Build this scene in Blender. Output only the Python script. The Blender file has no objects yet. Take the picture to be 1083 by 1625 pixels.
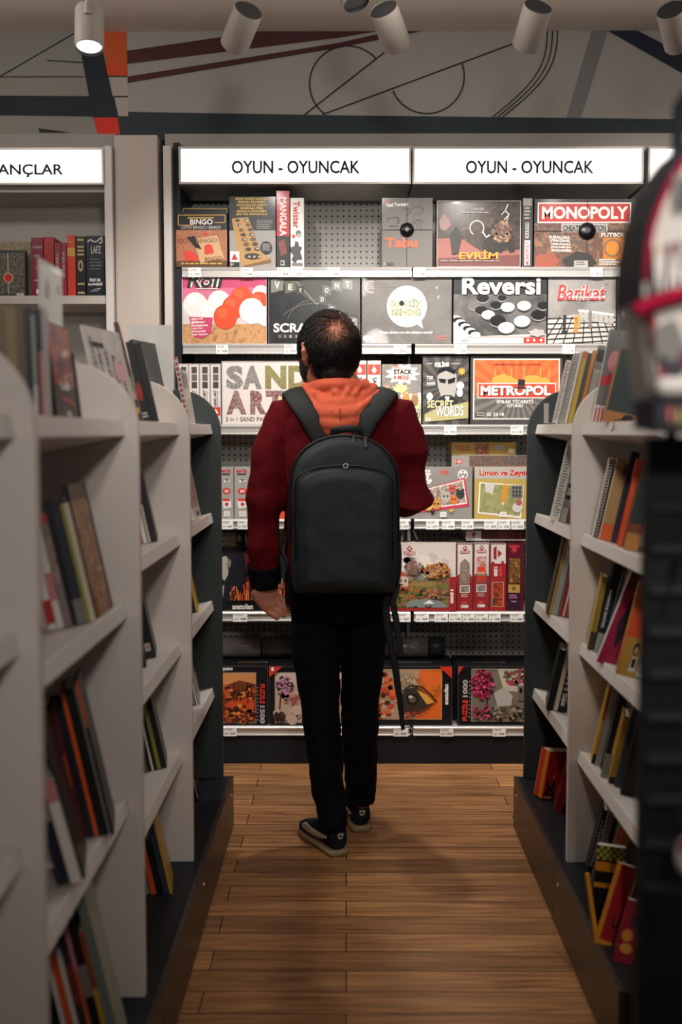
import bpy, bmesh, math, random
from mathutils import Vector, Matrix
random.seed(11)
S = bpy.context.scene
COL = S.collection
R = math.radians

# ------------------------------------------------------------------ camera
F, CX, CY, VX, HY, EYE = 1800.0, 541.5, 812.5, 550.0, 685.0, 1.336
PITCH = math.atan((CY - HY) / F)
YAW = math.atan((VX - CX) / math.hypot(F, CY - HY))
cam = bpy.data.cameras.new('camera'); cam_o = bpy.data.objects.new('camera', cam); COL.objects.link(cam_o)
cam.sensor_fit = 'HORIZONTAL'; cam.sensor_width = 24.0; cam.lens = 24.0 * F / 1083.0
cam_o.location = (0, 0, EYE); cam_o.rotation_euler = (R(90) - PITCH, 0, YAW)
cam.clip_start = 0.05
cam.dof.use_dof = True; cam.dof.focus_distance = 4.0; cam.dof.aperture_fstop = 2.4
S.camera = cam_o
S.view_settings.view_transform = 'Standard'; S.view_settings.look = 'None'
S.view_settings.gamma = 1.0; S.view_settings.use_curve_mapping = False
S.view_settings.exposure = 0.0

# ------------------------------------------------------------------ world and general light
w = bpy.data.worlds.new('world'); S.world = w; w.use_nodes = True
w.node_tree.nodes['Background'].inputs[0].default_value = (0.85, 0.93, 1.0, 1)
w.node_tree.nodes['Background'].inputs[1].default_value = 0.075
S.cycles.max_bounces = 6; S.cycles.diffuse_bounces = 3; S.cycles.glossy_bounces = 3
S.cycles.caustics_reflective = False; S.cycles.caustics_refractive = False
S.cycles.use_denoising = True

def area_lamp(name, loc, target, size, power, color=(1, 0.935, 0.875), spread=180):
    l = bpy.data.lights.new(name, 'AREA'); l.energy = power; l.color = color; l.size = size; l.spread = R(spread)
    o = bpy.data.objects.new(name, l); COL.objects.link(o); o.location = loc
    o.rotation_euler = (Vector(target) - Vector(loc)).to_track_quat('-Z', 'Y').to_euler()
    return o
def spot_lamp(name, loc, target, power, angle, blend=0.6, radius=0.03, color=(1, 0.935, 0.875)):
    l = bpy.data.lights.new(name, 'SPOT'); l.energy = power; l.color = color
    l.spot_size = R(angle); l.spot_blend = blend; l.shadow_soft_size = radius
    o = bpy.data.objects.new(name, l); COL.objects.link(o); o.location = loc
    o.rotation_euler = (Vector(target) - Vector(loc)).to_track_quat('-Z', 'Y').to_euler()
    return o
# unseen fill lamps, added to brighten the aisle, stand, games and wall
def fill_point_lamp(name, loc, power, radius=0.08, color=(1, 0.935, 0.875)):
    l = bpy.data.lights.new(name, 'POINT'); l.energy = power; l.color = color; l.shadow_soft_size = radius
    o = bpy.data.objects.new(name, l); COL.objects.link(o); o.location = loc
for i, (x, y, p) in enumerate(((0.95, 0.05, 22), (0.05, 2.6, 8))):
    spot_lamp('fill_lamp_aisle', (x, y, 2.84), (x, y + 0.55, 0), p, 110, 1.0, 0.10)  # added fill over the aisle, no fixture seen
spot_lamp('fill_lamp_behind', (0.25, -0.7, 2.1), (0.05, 2.6, 1.35), 74, 62, 1.0, 0.10)  # added fill from behind the camera, brightens the bookcase panels
spot_lamp('fill_lamp_middle', (0.05, 1.0, 2.35), (0.05, 3.4, 1.5), 58, 76, 1.0, 0.10)  # added fill, placed low in the aisle to light the farther panels
spot_lamp('fill_lamp_stand', (0.62, 0.0, 2.6), (0.44, 1.1, 1.46), 110, 24, 1.0, 0.04)  # added narrow beam to brighten the hanging bag
spot_lamp('fill_lamp_before_games', (0.12, 4.02, 2.86), (0.12, 3.95, 0), 78, 50, 0.9, 0.04)  # added to brighten the floor in front of the games shelves
spot_lamp('fill_lamp_over_person', (-0.15, 2.75, 2.80), (-0.03, 3.52, 1.5), 40, 36, 1.0, 0.05)  # added top light for head and shoulders, no fixture there
for x, p in ((-1.5, 20), (0.15, 6), (1.5, 10)):
    fill_point_lamp('fill_point', (x, 3.05, 2.62), p)  # added point fill for mural and ceiling, stands in for bounced light

# ------------------------------------------------------------------ helpers
def ray(px, py):
    x = (px - CX) / F; y = -(py - CY) / F
    fy = math.cos(PITCH) + y * math.sin(PITCH); fz = -math.sin(PITCH) + y * math.cos(PITCH)
    c, s = math.cos(YAW), math.sin(YAW)
    return Vector((x * c - fy * s, x * s + fy * c, fz))
def at(px, py, Y):
    r = ray(px, py); t = Y / r.y
    return Vector((r.x * t, Y, EYE + r.z * t))
def atz(px, py, Z):
    r = ray(px, py); t = (Z - EYE) / r.z
    return Vector((r.x * t, r.y * t, Z))

def lin(c):
    c = c / 255.0
    return c / 12.92 if c <= 0.04045 else ((c + 0.055) / 1.055) ** 2.4
MATS = {}
def col(r, g, b, rough=0.55, metal=0.0, coat=0.0, noise=0.0, nscale=30.0, sheen=0.0, bump=0.0, bscale=200.0):
    key = (r, g, b, rough, metal, coat, noise, nscale, sheen, bump, bscale)
    if key in MATS: return MATS[key]
    m = bpy.data.materials.new('m_%d_%d_%d' % (r, g, b)); m.use_nodes = True
    nt = m.node_tree; p = nt.nodes['Principled BSDF']
    base = (lin(r), lin(g), lin(b), 1)
    p.inputs['Base Color'].default_value = base
    p.inputs['Roughness'].default_value = rough; p.inputs['Metallic'].default_value = metal
    p.inputs['Coat Weight'].default_value = coat; p.inputs['Coat Roughness'].default_value = 0.12
    p.inputs['Sheen Weight'].default_value = sheen
    p.inputs['Specular IOR Level'].default_value = 0.12 if rough >= 0.8 else (0.3 if rough >= 0.4 else 0.5)
    if noise or bump:
        tc = nt.nodes.new('ShaderNodeTexCoord')
    if noise:
        n = nt.nodes.new('ShaderNodeTexNoise'); n.inputs['Scale'].default_value = nscale; n.inputs['Detail'].default_value = 4
        mx = nt.nodes.new('ShaderNodeMix'); mx.data_type = 'RGBA'
        mx.inputs[6].default_value = tuple(min(1, v * (1 - noise)) for v in base[:3]) + (1,)
        mx.inputs[7].default_value = tuple(min(1, v * (1 + noise)) for v in base[:3]) + (1,)
        nt.links.new(tc.outputs['Object'], n.inputs['Vector']); nt.links.new(n.outputs['Fac'], mx.inputs[0])
        nt.links.new(mx.outputs[2], p.inputs['Base Color'])
    if bump:
        n2 = nt.nodes.new('ShaderNodeTexNoise'); n2.inputs['Scale'].default_value = bscale; n2.inputs['Detail'].default_value = 3
        bp = nt.nodes.new('ShaderNodeBump'); bp.inputs['Strength'].default_value = bump; bp.inputs['Distance'].default_value = 0.003
        nt.links.new(tc.outputs['Object'], n2.inputs['Vector']); nt.links.new(n2.outputs['Fac'], bp.inputs['Height'])
        nt.links.new(bp.outputs['Normal'], p.inputs['Normal'])
    MATS[key] = m
    return m
def emit(name, c, strength):
    m = bpy.data.materials.new(name); m.use_nodes = True; nt = m.node_tree
    p = nt.nodes['Principled BSDF']; p.inputs['Base Color'].default_value = c + (1,)
    p.inputs['Emission Color'].default_value = c + (1,); p.inputs['Emission Strength'].default_value = strength
    return m
def mottle(name, stops, scale=40.0, rough=0.4, coat=0.0, dist=0.6, detail=4.0, stretch=(1, 1, 1)):
    """printed picture: several colours in irregular blobs"""
    if name in MATS: return MATS[name]
    m = bpy.data.materials.new(name); m.use_nodes = True; nt = m.node_tree; p = nt.nodes['Principled BSDF']
    tc = nt.nodes.new('ShaderNodeTexCoord'); mp = nt.nodes.new('ShaderNodeMapping'); mp.inputs['Scale'].default_value = stretch
    n = nt.nodes.new('ShaderNodeTexNoise'); n.inputs['Scale'].default_value = scale; n.inputs['Detail'].default_value = detail
    n.inputs['Distortion'].default_value = dist
    r = nt.nodes.new('ShaderNodeValToRGB'); r.color_ramp.interpolation = 'LINEAR'
    els = r.color_ramp.elements
    k = len(stops)
    while len(els) < k: els.new(0.5)
    for i, c in enumerate(stops):
        els[i].position = 0.3 + 0.4 * i / (k - 1); els[i].color = tuple(lin(v) for v in c) + (1,)
    nt.links.new(tc.outputs['Object'], mp.inputs['Vector']); nt.links.new(mp.outputs['Vector'], n.inputs['Vector'])
    nt.links.new(n.outputs['Fac'], r.inputs['Fac']); nt.links.new(r.outputs['Color'], p.inputs['Base Color'])
    p.inputs['Roughness'].default_value = rough; p.inputs['Coat Weight'].default_value = coat; p.inputs['Specular IOR Level'].default_value = 0.3
    MATS[name] = m
    return m

class MB:
    def __init__(s): s.v = []; s.f = []; s.mi = []; s.sm = []; s.mats = []
    def m(s, mat):
        if mat not in s.mats: s.mats.append(mat)
        return s.mats.index(mat)
    def add(s, verts, faces, mat, smooth=False):
        b = len(s.v); s.v += [tuple(v) for v in verts]; i = s.m(mat)
        for f in faces: s.f.append(tuple(b + k for k in f)); s.mi.append(i); s.sm.append(smooth)
    def box(s, lo, hi, mat):
        (a, b, c), (d, e, f) = lo, hi
        s.add([(a, b, c), (d, b, c), (d, e, c), (a, e, c), (a, b, f), (d, b, f), (d, e, f), (a, e, f)],
              [(0, 3, 2, 1), (4, 5, 6, 7), (0, 1, 5, 4), (1, 2, 6, 5), (2, 3, 7, 6), (3, 0, 4, 7)], mat)
    def obox(s, o, ax, ay, az, lo, hi, mat):
        o, ax, ay, az = Vector(o), Vector(ax), Vector(ay), Vector(az)
        P = lambda x, y, z: o + ax * x + ay * y + az * z
        (a, b, c), (d, e, f) = lo, hi
        vs = [P(a, b, c), P(d, b, c), P(d, e, c), P(a, e, c), P(a, b, f), P(d, b, f), P(d, e, f), P(a, e, f)]
        fs = [(0, 3, 2, 1), (4, 5, 6, 7), (0, 1, 5, 4), (1, 2, 6, 5), (2, 3, 7, 6), (3, 0, 4, 7)]
        if ax.cross(ay).dot(az) < 0: fs = [tuple(reversed(q)) for q in fs]
        s.add(vs, fs, mat)
    def prism(s, poly, axis, a, b, mat, smooth=False):
        """poly: list of 2D points; axis: which coordinate the prism runs along"""
        def P(p, t):
            if axis == 'y': return (p[0], t, p[1])
            if axis == 'x': return (t, p[0], p[1])
            return (p[0], p[1], t)
        n = len(poly); vs = [P(p, a) for p in poly] + [P(p, b) for p in poly]
        s.add(vs, [tuple(range(n)), tuple(range(2 * n - 1, n - 1, -1))], mat)
        b0 = len(s.v) - 2 * n; i = s.m(mat)
        for k in range(n):
            s.f.append((b0 + k, b0 + n + k, b0 + n + (k + 1) % n, b0 + (k + 1) % n)); s.mi.append(i); s.sm.append(smooth)
    def tube(s, pts, rad, mat, seg=10, cap=True, flat=None):
        """round (or flat: (half width, half thickness, up)) tube along points; rad may be a list"""
        pts = [Vector(p) for p in pts]; n = len(pts)
        rs = rad if isinstance(rad, (list, tuple)) else [rad] * n
        vs = []; up = Vector((0, 0, 1))
        for i, p in enumerate(pts):
            d = (pts[min(i + 1, n - 1)] - pts[max(i - 1, 0)]).normalized()
            if flat: up = Vector(flat(i) if callable(flat) else flat)
            a = d.cross(up)
            if a.length < 1e-4: a = d.cross(Vector((0, 1, 0)))
            a.normalize(); b = a.cross(d).normalized()
            r = rs[i]; ra, rb = r if isinstance(r, (tuple, list)) else (r, r)
            for k in range(seg):
                t = 2 * math.pi * k / seg
                vs.append(p + a * (ra * math.cos(t)) + b * (rb * math.sin(t)))
        fs = []
        for i in range(n - 1):
            for k in range(seg):
                k2 = (k + 1) % seg
                fs.append((i * seg + k, i * seg + k2, (i + 1) * seg + k2, (i + 1) * seg + k))
        s.add(vs, fs, mat, True)
        if cap:
            s.add(vs[:seg], [tuple(range(seg - 1, -1, -1))], mat); s.add(vs[-seg:], [tuple(range(seg))], mat)
    def ball(s, c, r, mat, seg=16, rings=10, rot=None):
        c = Vector(c); rx, ry, rz = r if isinstance(r, (tuple, list)) else (r, r, r)
        vs = []; fs = []
        for i in range(rings + 1):
            ph = math.pi * i / rings
            for k in range(seg):
                t = 2 * math.pi * k / seg
                q = Vector((rx * math.sin(ph) * math.cos(t), ry * math.sin(ph) * math.sin(t), rz * math.cos(ph)))
                if rot is not None: q = rot @ q
                vs.append(c + q)
        for i in range(rings):
            for k in range(seg):
                k2 = (k + 1) % seg
                fs.append((i * seg + k, (i + 1) * seg + k, (i + 1) * seg + k2, i * seg + k2))
        s.add(vs, fs, mat, True)
    def build(s, name, parent=None, loc=None, bevel=0.0, recalc=False, bseg=2):
        me = bpy.data.meshes.new(name)
        L = Vector(loc) if loc is not None else Vector((0, 0, 0))
        me.from_pydata([tuple(Vector(v) - L) for v in s.v], [], s.f)
        for m_ in s.mats: me.materials.append(m_)
        me.polygons.foreach_set('material_index', s.mi); me.polygons.foreach_set('use_smooth', s.sm)
        if recalc:
            bm = bmesh.new(); bm.from_mesh(me); bmesh.ops.remove_doubles(bm, verts=bm.verts, dist=1e-5)
            bmesh.ops.recalc_face_normals(bm, faces=bm.faces); bm.to_mesh(me); bm.free()
        me.update()
        o = bpy.data.objects.new(name, me); COL.objects.link(o)
        if parent is not None:
            o.parent = parent; o.location = L - world_loc(parent)
        else: o.location = L
        if bevel:
            b = o.modifiers.new('bevel', 'BEVEL'); b.width = bevel; b.segments = bseg; b.limit_method = 'ANGLE'; b.angle_limit = R(40)
        return o
def world_loc(o):
    l = Vector(o.location)
    while o.parent is not None: o = o.parent; l += Vector(o.location)
    return l
def tag(o, label, cat, group=None, kind=None):
    o['label'] = label; o['category'] = cat
    if group: o['group'] = group
    if kind: o['kind'] = kind
    return o
def empty(name, loc):
    o = bpy.data.objects.new(name, None); COL.objects.link(o); o.location = loc; o.empty_display_size = 0.05
    return o
def struct(o): o['kind'] = 'structure'; return o

# ---- lettering: built-in font turned into mesh, fitted to a box
TXT = {}
def text_mesh(s, bold=0.0, shear=0.0, wide=1.0):
    key = (s, bold, shear)
    if key in TXT: return TXT[key]
    cu = bpy.data.curves.new('t', 'FONT'); cu.body = s; cu.size = 1.0; cu.offset = bold; cu.shear = shear
    cu.resolution_u = 3; cu.align_x = 'LEFT'
    ob = bpy.data.objects.new('t', cu); COL.objects.link(ob)
    dg = bpy.context.evaluated_depsgraph_get()
    me = bpy.data.meshes.new_from_object(ob.evaluated_get(dg))
    vs = [tuple(v.co) for v in me.vertices]; fs = [tuple(p.vertices) for p in me.polygons]
    nz = [p.normal.z for p in me.polygons]
    fs = [f if z >= 0 else tuple(reversed(f)) for f, z in zip(fs, nz)]
    bpy.data.objects.remove(ob); bpy.data.curves.remove(cu); bpy.data.meshes.remove(me)
    xs = [v[0] for v in vs] or [0, 1]; ys = [v[1] for v in vs] or [0, 1]
    TXT[key] = (vs, fs, min(xs), max(xs), min(ys), max(ys))
    return TXT[key]

class Face:
    """a flat printed face inside an MB. map: (u,v) in source units -> world; n = outward normal"""
    def __init__(s, mb, rect, origin, ex, ey, n):
        # rect=(x0,y0,x1,y1) in source units, y down; origin = world of (x0,y1 bottom-left); ex,ey span the full face
        s.mb, s.r, s.o, s.ex, s.ey, s.n = mb, rect, Vector(origin), Vector(ex), Vector(ey), Vector(n); s.k = 1
    def P(s, x, y, lift=None):
        x0, y0, x1, y1 = s.r
        return s.o + s.ex * ((x - x0) / (x1 - x0)) + s.ey * ((y1 - y) / (y1 - y0)) + s.n * (0.00015 * (s.k if lift is None else lift))
    clip_rect = None
    def poly(s, pts, mat):
        # clip to the face
        x0, y0, x1, y1 = s.clip_rect or s.r
        xa, xb, ya, yb = min(x0, x1), max(x0, x1), min(y0, y1), max(y0, y1)
        def clip(ps, inside, cut):
            out = []
            for i, p in enumerate(ps):
                q = ps[i - 1]
                if inside(p):
                    if not inside(q): out.append(cut(q, p))
                    out.append(p)
                elif inside(q): out.append(cut(q, p))
            return out
        ps = [tuple(map(float, p)) for p in pts]
        for ax_, lim, sg in ((0, xa, 1), (0, xb, -1), (1, ya, 1), (1, yb, -1)):
            ps = clip(ps, lambda p: (p[ax_] - lim) * sg >= -1e-9,
                      lambda a, b: tuple(a[j] + (b[j] - a[j]) * (lim - a[ax_]) / (b[ax_] - a[ax_]) for j in (0, 1)))
            if len(ps) < 3: return
        vs = [s.P(x, y) for x, y in ps]
        nn = Vector((0, 0, 0))
        for i in range(1, len(vs) - 1): nn += (vs[i] - vs[0]).cross(vs[i + 1] - vs[0])
        f = tuple(range(len(vs)))
        if nn.dot(s.n) < 0: f = tuple(reversed(f))
        s.mb.add(vs, [f], mat); s.k += 1
    def rect(s, x0, y0, x1, y1, mat): s.poly([(x0, y0), (x1, y0), (x1, y1), (x0, y1)], mat)
    def disc(s, cx, cy, rx, mat, ry=None, n=28):
        ry = rx if ry is None else ry
        s.poly([(cx + rx * math.cos(2 * math.pi * i / n), cy + ry * math.sin(2 * math.pi * i / n)) for i in range(n)], mat)
    def line(s, x0, y0, x1, y1, wd, mat):
        d = math.hypot(x1 - x0, y1 - y0) or 1; nx, ny = -(y1 - y0) / d * wd / 2, (x1 - x0) / d * wd / 2
        s.poly([(x0 + nx, y0 + ny), (x1 + nx, y1 + ny), (x1 - nx, y1 - ny), (x0 - nx, y0 - ny)], mat)
    def pline(s, pts, wd, mat):
        k = s.k
        for a, b in zip(pts[:-1], pts[1:]): s.k = k; s.line(a[0], a[1], b[0], b[1], wd, mat)
    def arc(s, cx, cy, r, a0, a1, wd, mat, n=32):
        s.pline([(cx + r * math.cos(R(a0 + (a1 - a0) * i / n)), cy + r * math.sin(R(a0 + (a1 - a0) * i / n))) for i in range(n + 1)], wd, mat)
    def frame(s, x0, y0, x1, y1, wd, mat):
        s.pline([(x0, y0), (x1, y0), (x1, y1), (x0, y1), (x0, y0)], wd, mat)
    def star(s, cx, cy, r0, r1, n, mat, ry=1.0):
        s.fan(cx, cy, [(cx + (r0 if i % 2 else r1) * math.cos(math.pi * i / n), cy + ry * (r0 if i % 2 else r1) * math.sin(math.pi * i / n)) for i in range(2 * n)], mat)
    def fan(s, cx, cy, pts, mat):
        k = s.k
        for i in range(len(pts)):
            s.k = k; s.poly([(cx, cy), pts[i - 1], pts[i]], mat)
    def text(s, t, x0, y0, x1, y1, mat, bold=0.0, rot=0, shear=0.0, skew=0.0):
        """fit t into the box; rot 0, 90 (reads downward), -90 (reads upward), 180; skew: right end raised by this many units"""
        vs, fs, a, b, c, d = text_mesh(t, bold, shear)
        if b - a < 1e-6 or d - c < 1e-6: return
        out = []
        for (x, y, z) in vs:
            u = (x - a) / (b - a); v = (y - c) / (d - c)
            if rot == 90: X = x0 + (x1 - x0) * v; Yp = y0 + (y1 - y0) * u
            elif rot == -90: X = x1 - (x1 - x0) * v; Yp = y1 - (y1 - y0) * u
            elif rot == 180: X = x1 - (x1 - x0) * u; Yp = y0 + (y1 - y0) * v
            else: X = x0 + (x1 - x0) * u; Yp = y1 - (y1 - y0) * v
            out.append(s.P(X, Yp - skew * u))
        s.mb.add(out, fs, mat); s.k += 1
    def blobs(s, cx, cy, rx, ry, n, r0, r1, mats, seed=1):
        rg = random.Random(seed); k = s.k
        for i in range(n):
            a = rg.random() * 6.283; q = math.sqrt(rg.random()); r = rg.uniform(r0, r1)
            s.k = k + (i % 12); s.disc(cx + rx * q * math.cos(a), cy + ry * q * math.sin(a), r, mats[rg.randrange(len(mats))], r * rg.uniform(.6, 1.0), 7)
        s.k = k + 13
    def lines(s, x0, y0, x1, y1, n, mat, fill=0.55, jag=0.25, rnd=None):
        """n rows of tiny unreadable print"""
        rnd = rnd or random.Random(int(x0 * 7 + y0)); h = (y1 - y0) / n; k = s.k
        for i in range(n):
            e = x1 - (x1 - x0) * jag * rnd.random(); xx = x0
            while xx < e - 1e-6:
                wd = (x1 - x0) * (0.06 + 0.16 * rnd.random()); s.k = k
                s.rect(xx, y0 + i * h, min(e, xx + wd), y0 + i * h + h * fill, mat); xx += wd + (x1 - x0) * 0.03
        s.k = k + 1
def smoothed(o, voxel=0.006, it=4, fac=0.6, disp=0.0, dscale=0.05, sub=0):
    r = o.modifiers.new('remesh', 'REMESH'); r.mode = 'VOXEL'; r.voxel_size = voxel; r.use_smooth_shade = True
    s_ = o.modifiers.new('smooth', 'SMOOTH'); s_.iterations = it; s_.factor = fac
    if disp:
        t = bpy.data.textures.new(o.name + '_fold', 'CLOUDS'); t.noise_scale = dscale; t.noise_depth = 1
        d = o.modifiers.new('fold', 'DISPLACE'); d.texture = t; d.strength = disp; d.mid_level = 0.5; d.texture_coords = 'GLOBAL'
        s2 = o.modifiers.new('smooth2', 'SMOOTH'); s2.iterations = 2; s2.factor = 0.5
    return o
def loft(mb, secs, mat, seg=28, power=2.0, caps=True):
    """secs: (centre, half a, half b, axis a, axis b)"""
    vs = []; fs = []
    for c, ra, rb, aa, ab in secs:
        c, aa, ab = Vector(c), Vector(aa), Vector(ab)
        for k in range(seg):
            t = 2 * math.pi * k / seg; ct, st = math.cos(t), math.sin(t)
            x = math.copysign(abs(ct) ** (2 / power), ct); y = math.copysign(abs(st) ** (2 / power), st)
            vs.append(c + aa * (ra * x) + ab * (rb * y))
    n = len(secs)
    for i in range(n - 1):
        for k in range(seg):
            k2 = (k + 1) % seg; fs.append((i * seg + k, i * seg + k2, (i + 1) * seg + k2, (i + 1) * seg + k))
    if caps: fs += [tuple(range(seg - 1, -1, -1)), tuple((n - 1) * seg + k for k in range(seg))]
    mb.add(vs, fs, mat, True)

# common materials
WHITE = col(216, 206, 198, 0.5, noise=0.04, nscale=6)
EDGE = col(226, 220, 214, 0.45)
CHAR = col(52, 58, 58, 0.5)
DARK = col(17, 22, 29, 0.5)
PLINTH = col(56, 48, 43, 0.35)
STEEL = col(206, 203, 199, 0.3, metal=0.45)
PAPER = col(238, 236, 230, 0.6)
INK = col(28, 28, 30, 0.6)
# ================================================================== SETTING
YF = 4.48          # front plane of the wall units
YW = 4.58          # bulkhead wall above them
ZC = at(541, 50, YW).z
XA, XB = -3.2, 3.2
# floor: long boards laid across the aisle
def floor_mat():
    m = bpy.data.materials.new('wood_floor'); m.use_nodes = True; nt = m.node_tree; N = nt.nodes; L = nt.links; p = N['Principled BSDF']
    tc = N.new('ShaderNodeTexCoord')
    br = N.new('ShaderNodeTexBrick'); br.offset = 0.37; br.offset_frequency = 2; br.squash = 1.0
    br.inputs['Color1'].default_value = (0.0, 0.0, 0.0, 1); br.inputs['Color2'].default_value = (1, 1, 1, 1); br.inputs['Mortar'].default_value = (0.5, 0.5, 0.5, 1)
    br.inputs['Scale'].default_value = 1.0; br.inputs['Mortar Size'].default_value = 0.0018; br.inputs['Mortar Smooth'].default_value = 0.2
    br.inputs['Bias'].default_value = 0.0; br.inputs['Brick Width'].default_value = 0.92; br.inputs['Row Height'].default_value = 0.105
    L.new(tc.outputs['Object'], br.inputs['Vector'])
    mp = N.new('ShaderNodeMapping'); mp.inputs['Scale'].default_value = (1.6, 26, 1); L.new(tc.outputs['Object'], mp.inputs['Vector'])
    n = N.new('ShaderNodeTexNoise'); n.inputs['Scale'].default_value = 2.2; n.inputs['Detail'].default_value = 6; n.inputs['Distortion'].default_value = 0.8
    L.new(mp.outputs['Vector'], n.inputs['Vector'])
    rp = N.new('ShaderNodeValToRGB'); e = rp.color_ramp.elements
    e[0].position = 0.3; e[0].color = (lin(128), lin(84), lin(50), 1); e[1].position = 0.72; e[1].color = (lin(196), lin(144), lin(92), 1)
    L.new(n.outputs['Fac'], rp.inputs['Fac'])
    mr = N.new('ShaderNodeMapRange'); mr.inputs[3].default_value = 0.62; mr.inputs[4].default_value = 1.18; L.new(br.outputs['Color'], mr.inputs[0])
    mu = N.new('ShaderNodeMix'); mu.data_type = 'RGBA'; mu.blend_type = 'MULTIPLY'; mu.inputs[0].default_value = 1.0
    L.new(rp.outputs['Color'], mu.inputs[6]); L.new(mr.outputs[0], mu.inputs[7])
    mo = N.new('ShaderNodeMix'); mo.data_type = 'RGBA'; mo.inputs[7].default_value = (0.015, 0.009, 0.005, 1)
    L.new(br.outputs['Fac'], mo.inputs[0]); L.new(mu.outputs[2], mo.inputs[6]); L.new(mo.outputs[2], p.inputs['Base Color'])
    p.inputs['Roughness'].default_value = 0.42
    bp = N.new('ShaderNodeBump'); bp.inputs['Strength'].default_value = 0.25; bp.inputs['Distance'].default_value = 0.002; bp.invert = True
    L.new(br.outputs['Fac'], bp.inputs['Height']); L.new(bp.outputs['Normal'], p.inputs['Normal'])
    return m
mb = MB(); mb.box((XA, -2.6, -0.04), (XB, 5.1, 0), floor_mat()); struct(mb.build('floor'))
mb = MB(); mb.box((XA, -2.6, ZC), (XB, 5.1, ZC + 0.05), col(228, 217, 206, 0.8)); struct(mb.build('ceiling'))

# back wall with the painted mural on its bulkhead
WALLC = col(158, 153, 147, 0.7, noise=0.05, nscale=2.5)
mb = MB(); mb.box((XA, 4.95, 0), (XB, 5.05, ZC), col(120, 116, 110, 0.8)); zb = at(541, 222, YW).z
mb.box((XA, YW, zb), (XB, 4.95, ZC), WALLC)
o_ = at(-150, 222, YW); e_ = at(1250, 222, YW)
FW = Face(mb, (-150, 50, 1250, 222), (o_.x, YW, zb), (e_.x - o_.x, 0, 0), (0, 0, ZC - zb), (0, -1, 0))
NAVY, TEAL, MAROON = col(26, 33, 46, 0.6), col(38, 50, 54, 0.6), col(72, 34, 36, 0.6)
RED, ORG, BEI, GREYT = col(214, 44, 26, 0.6), col(196, 84, 36, 0.6), col(170, 158, 150, 0.6), col(116, 116, 114, 0.6)
FW.rect(-150, 50, 205, 222, col(140, 138, 128, 0.7))
FW.line(0, 122, 122, 52, 2.2, INK); FW.rect(-150, 120, 137, 122, MAROON); FW.line(78, 95, 205, 103, 2, INK)
FW.poly([(164, 49), (204, 49), (205, 103), (171, 101)], ORG); FW.poly([(171, 101), (205, 103), (205, 120), (174, 120)], col(206, 70, 30, 0.6))
FW.rect(174, 119.5, 205, 121.5, INK); FW.poly([(176, 122), (205, 122), (205, 152), (182, 152)], BEI)
FW.poly([(183, 154), (205, 154), (205, 185), (188, 185)], BEI)
FW.poly([(-150, 150), (183, 152), (190, 185), (-150, 180)], NAVY)
FW.poly([(126, 49), (160, 49), (193, 214), (150, 190)], NAVY); FW.rect(183, 151.5, 205, 154, INK)
FW.poly([(150, 186), (188, 186), (193, 214), (156, 213)], RED)
FW.poly([(62, 203), (92, 207), (112, 210), (64, 210)], INK)
FW.poly([(188, 184), (205, 184), (205, 177), (540, 183), (1250, 192), (1250, 222), (193, 222)], TEAL)
FW.rect(-150, 213, 1250, 222, TEAL)
FW.poly([(205, 80), (415, 50), (600, 50), (540, 60), (205, 101)], MAROON)
FW.poly([(205, 121), (540, 68), (620, 50), (670, 50), (540, 76), (205, 131)], MAROON)
FW.arc(553, 133, 60, 128, 318, 2.2, INK); FW.line(485, 182, 613, 82, 2.2, INK); FW.line(513, 182, 825, 66, 2.2, INK)
FW.arc(679, 122, 58.5, 158, -22, 2.2, INK)
for k in range(3):
    FW.pline([(783 + 8 * k + (868 - 783) * t - 26 * math.sin(math.pi * t) * -1, 186 - 136 * t) for t in [i / 14 for i in range(15)]], 1.8, INK)
FW.poly([(938, 50), (962, 50), (922, 188), (900, 188)], GREYT)
FW.poly([(963, 50), (1010, 50), (1250, 175), (1250, 205), (1083, 118)], NAVY)
struct(mb.build('wall_back'))
# pillar between the two wall units
pl0, pl1 = at(183, 400, 4.5), at(252, 400, 4.5)
mb = MB(); mb.box((pl0.x, 4.5, 0), (pl1.x, 4.95, at(200, 214, 4.5).z), col(186, 174, 164, 0.7)); struct(mb.build('trim_1', bevel=0.003))

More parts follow.
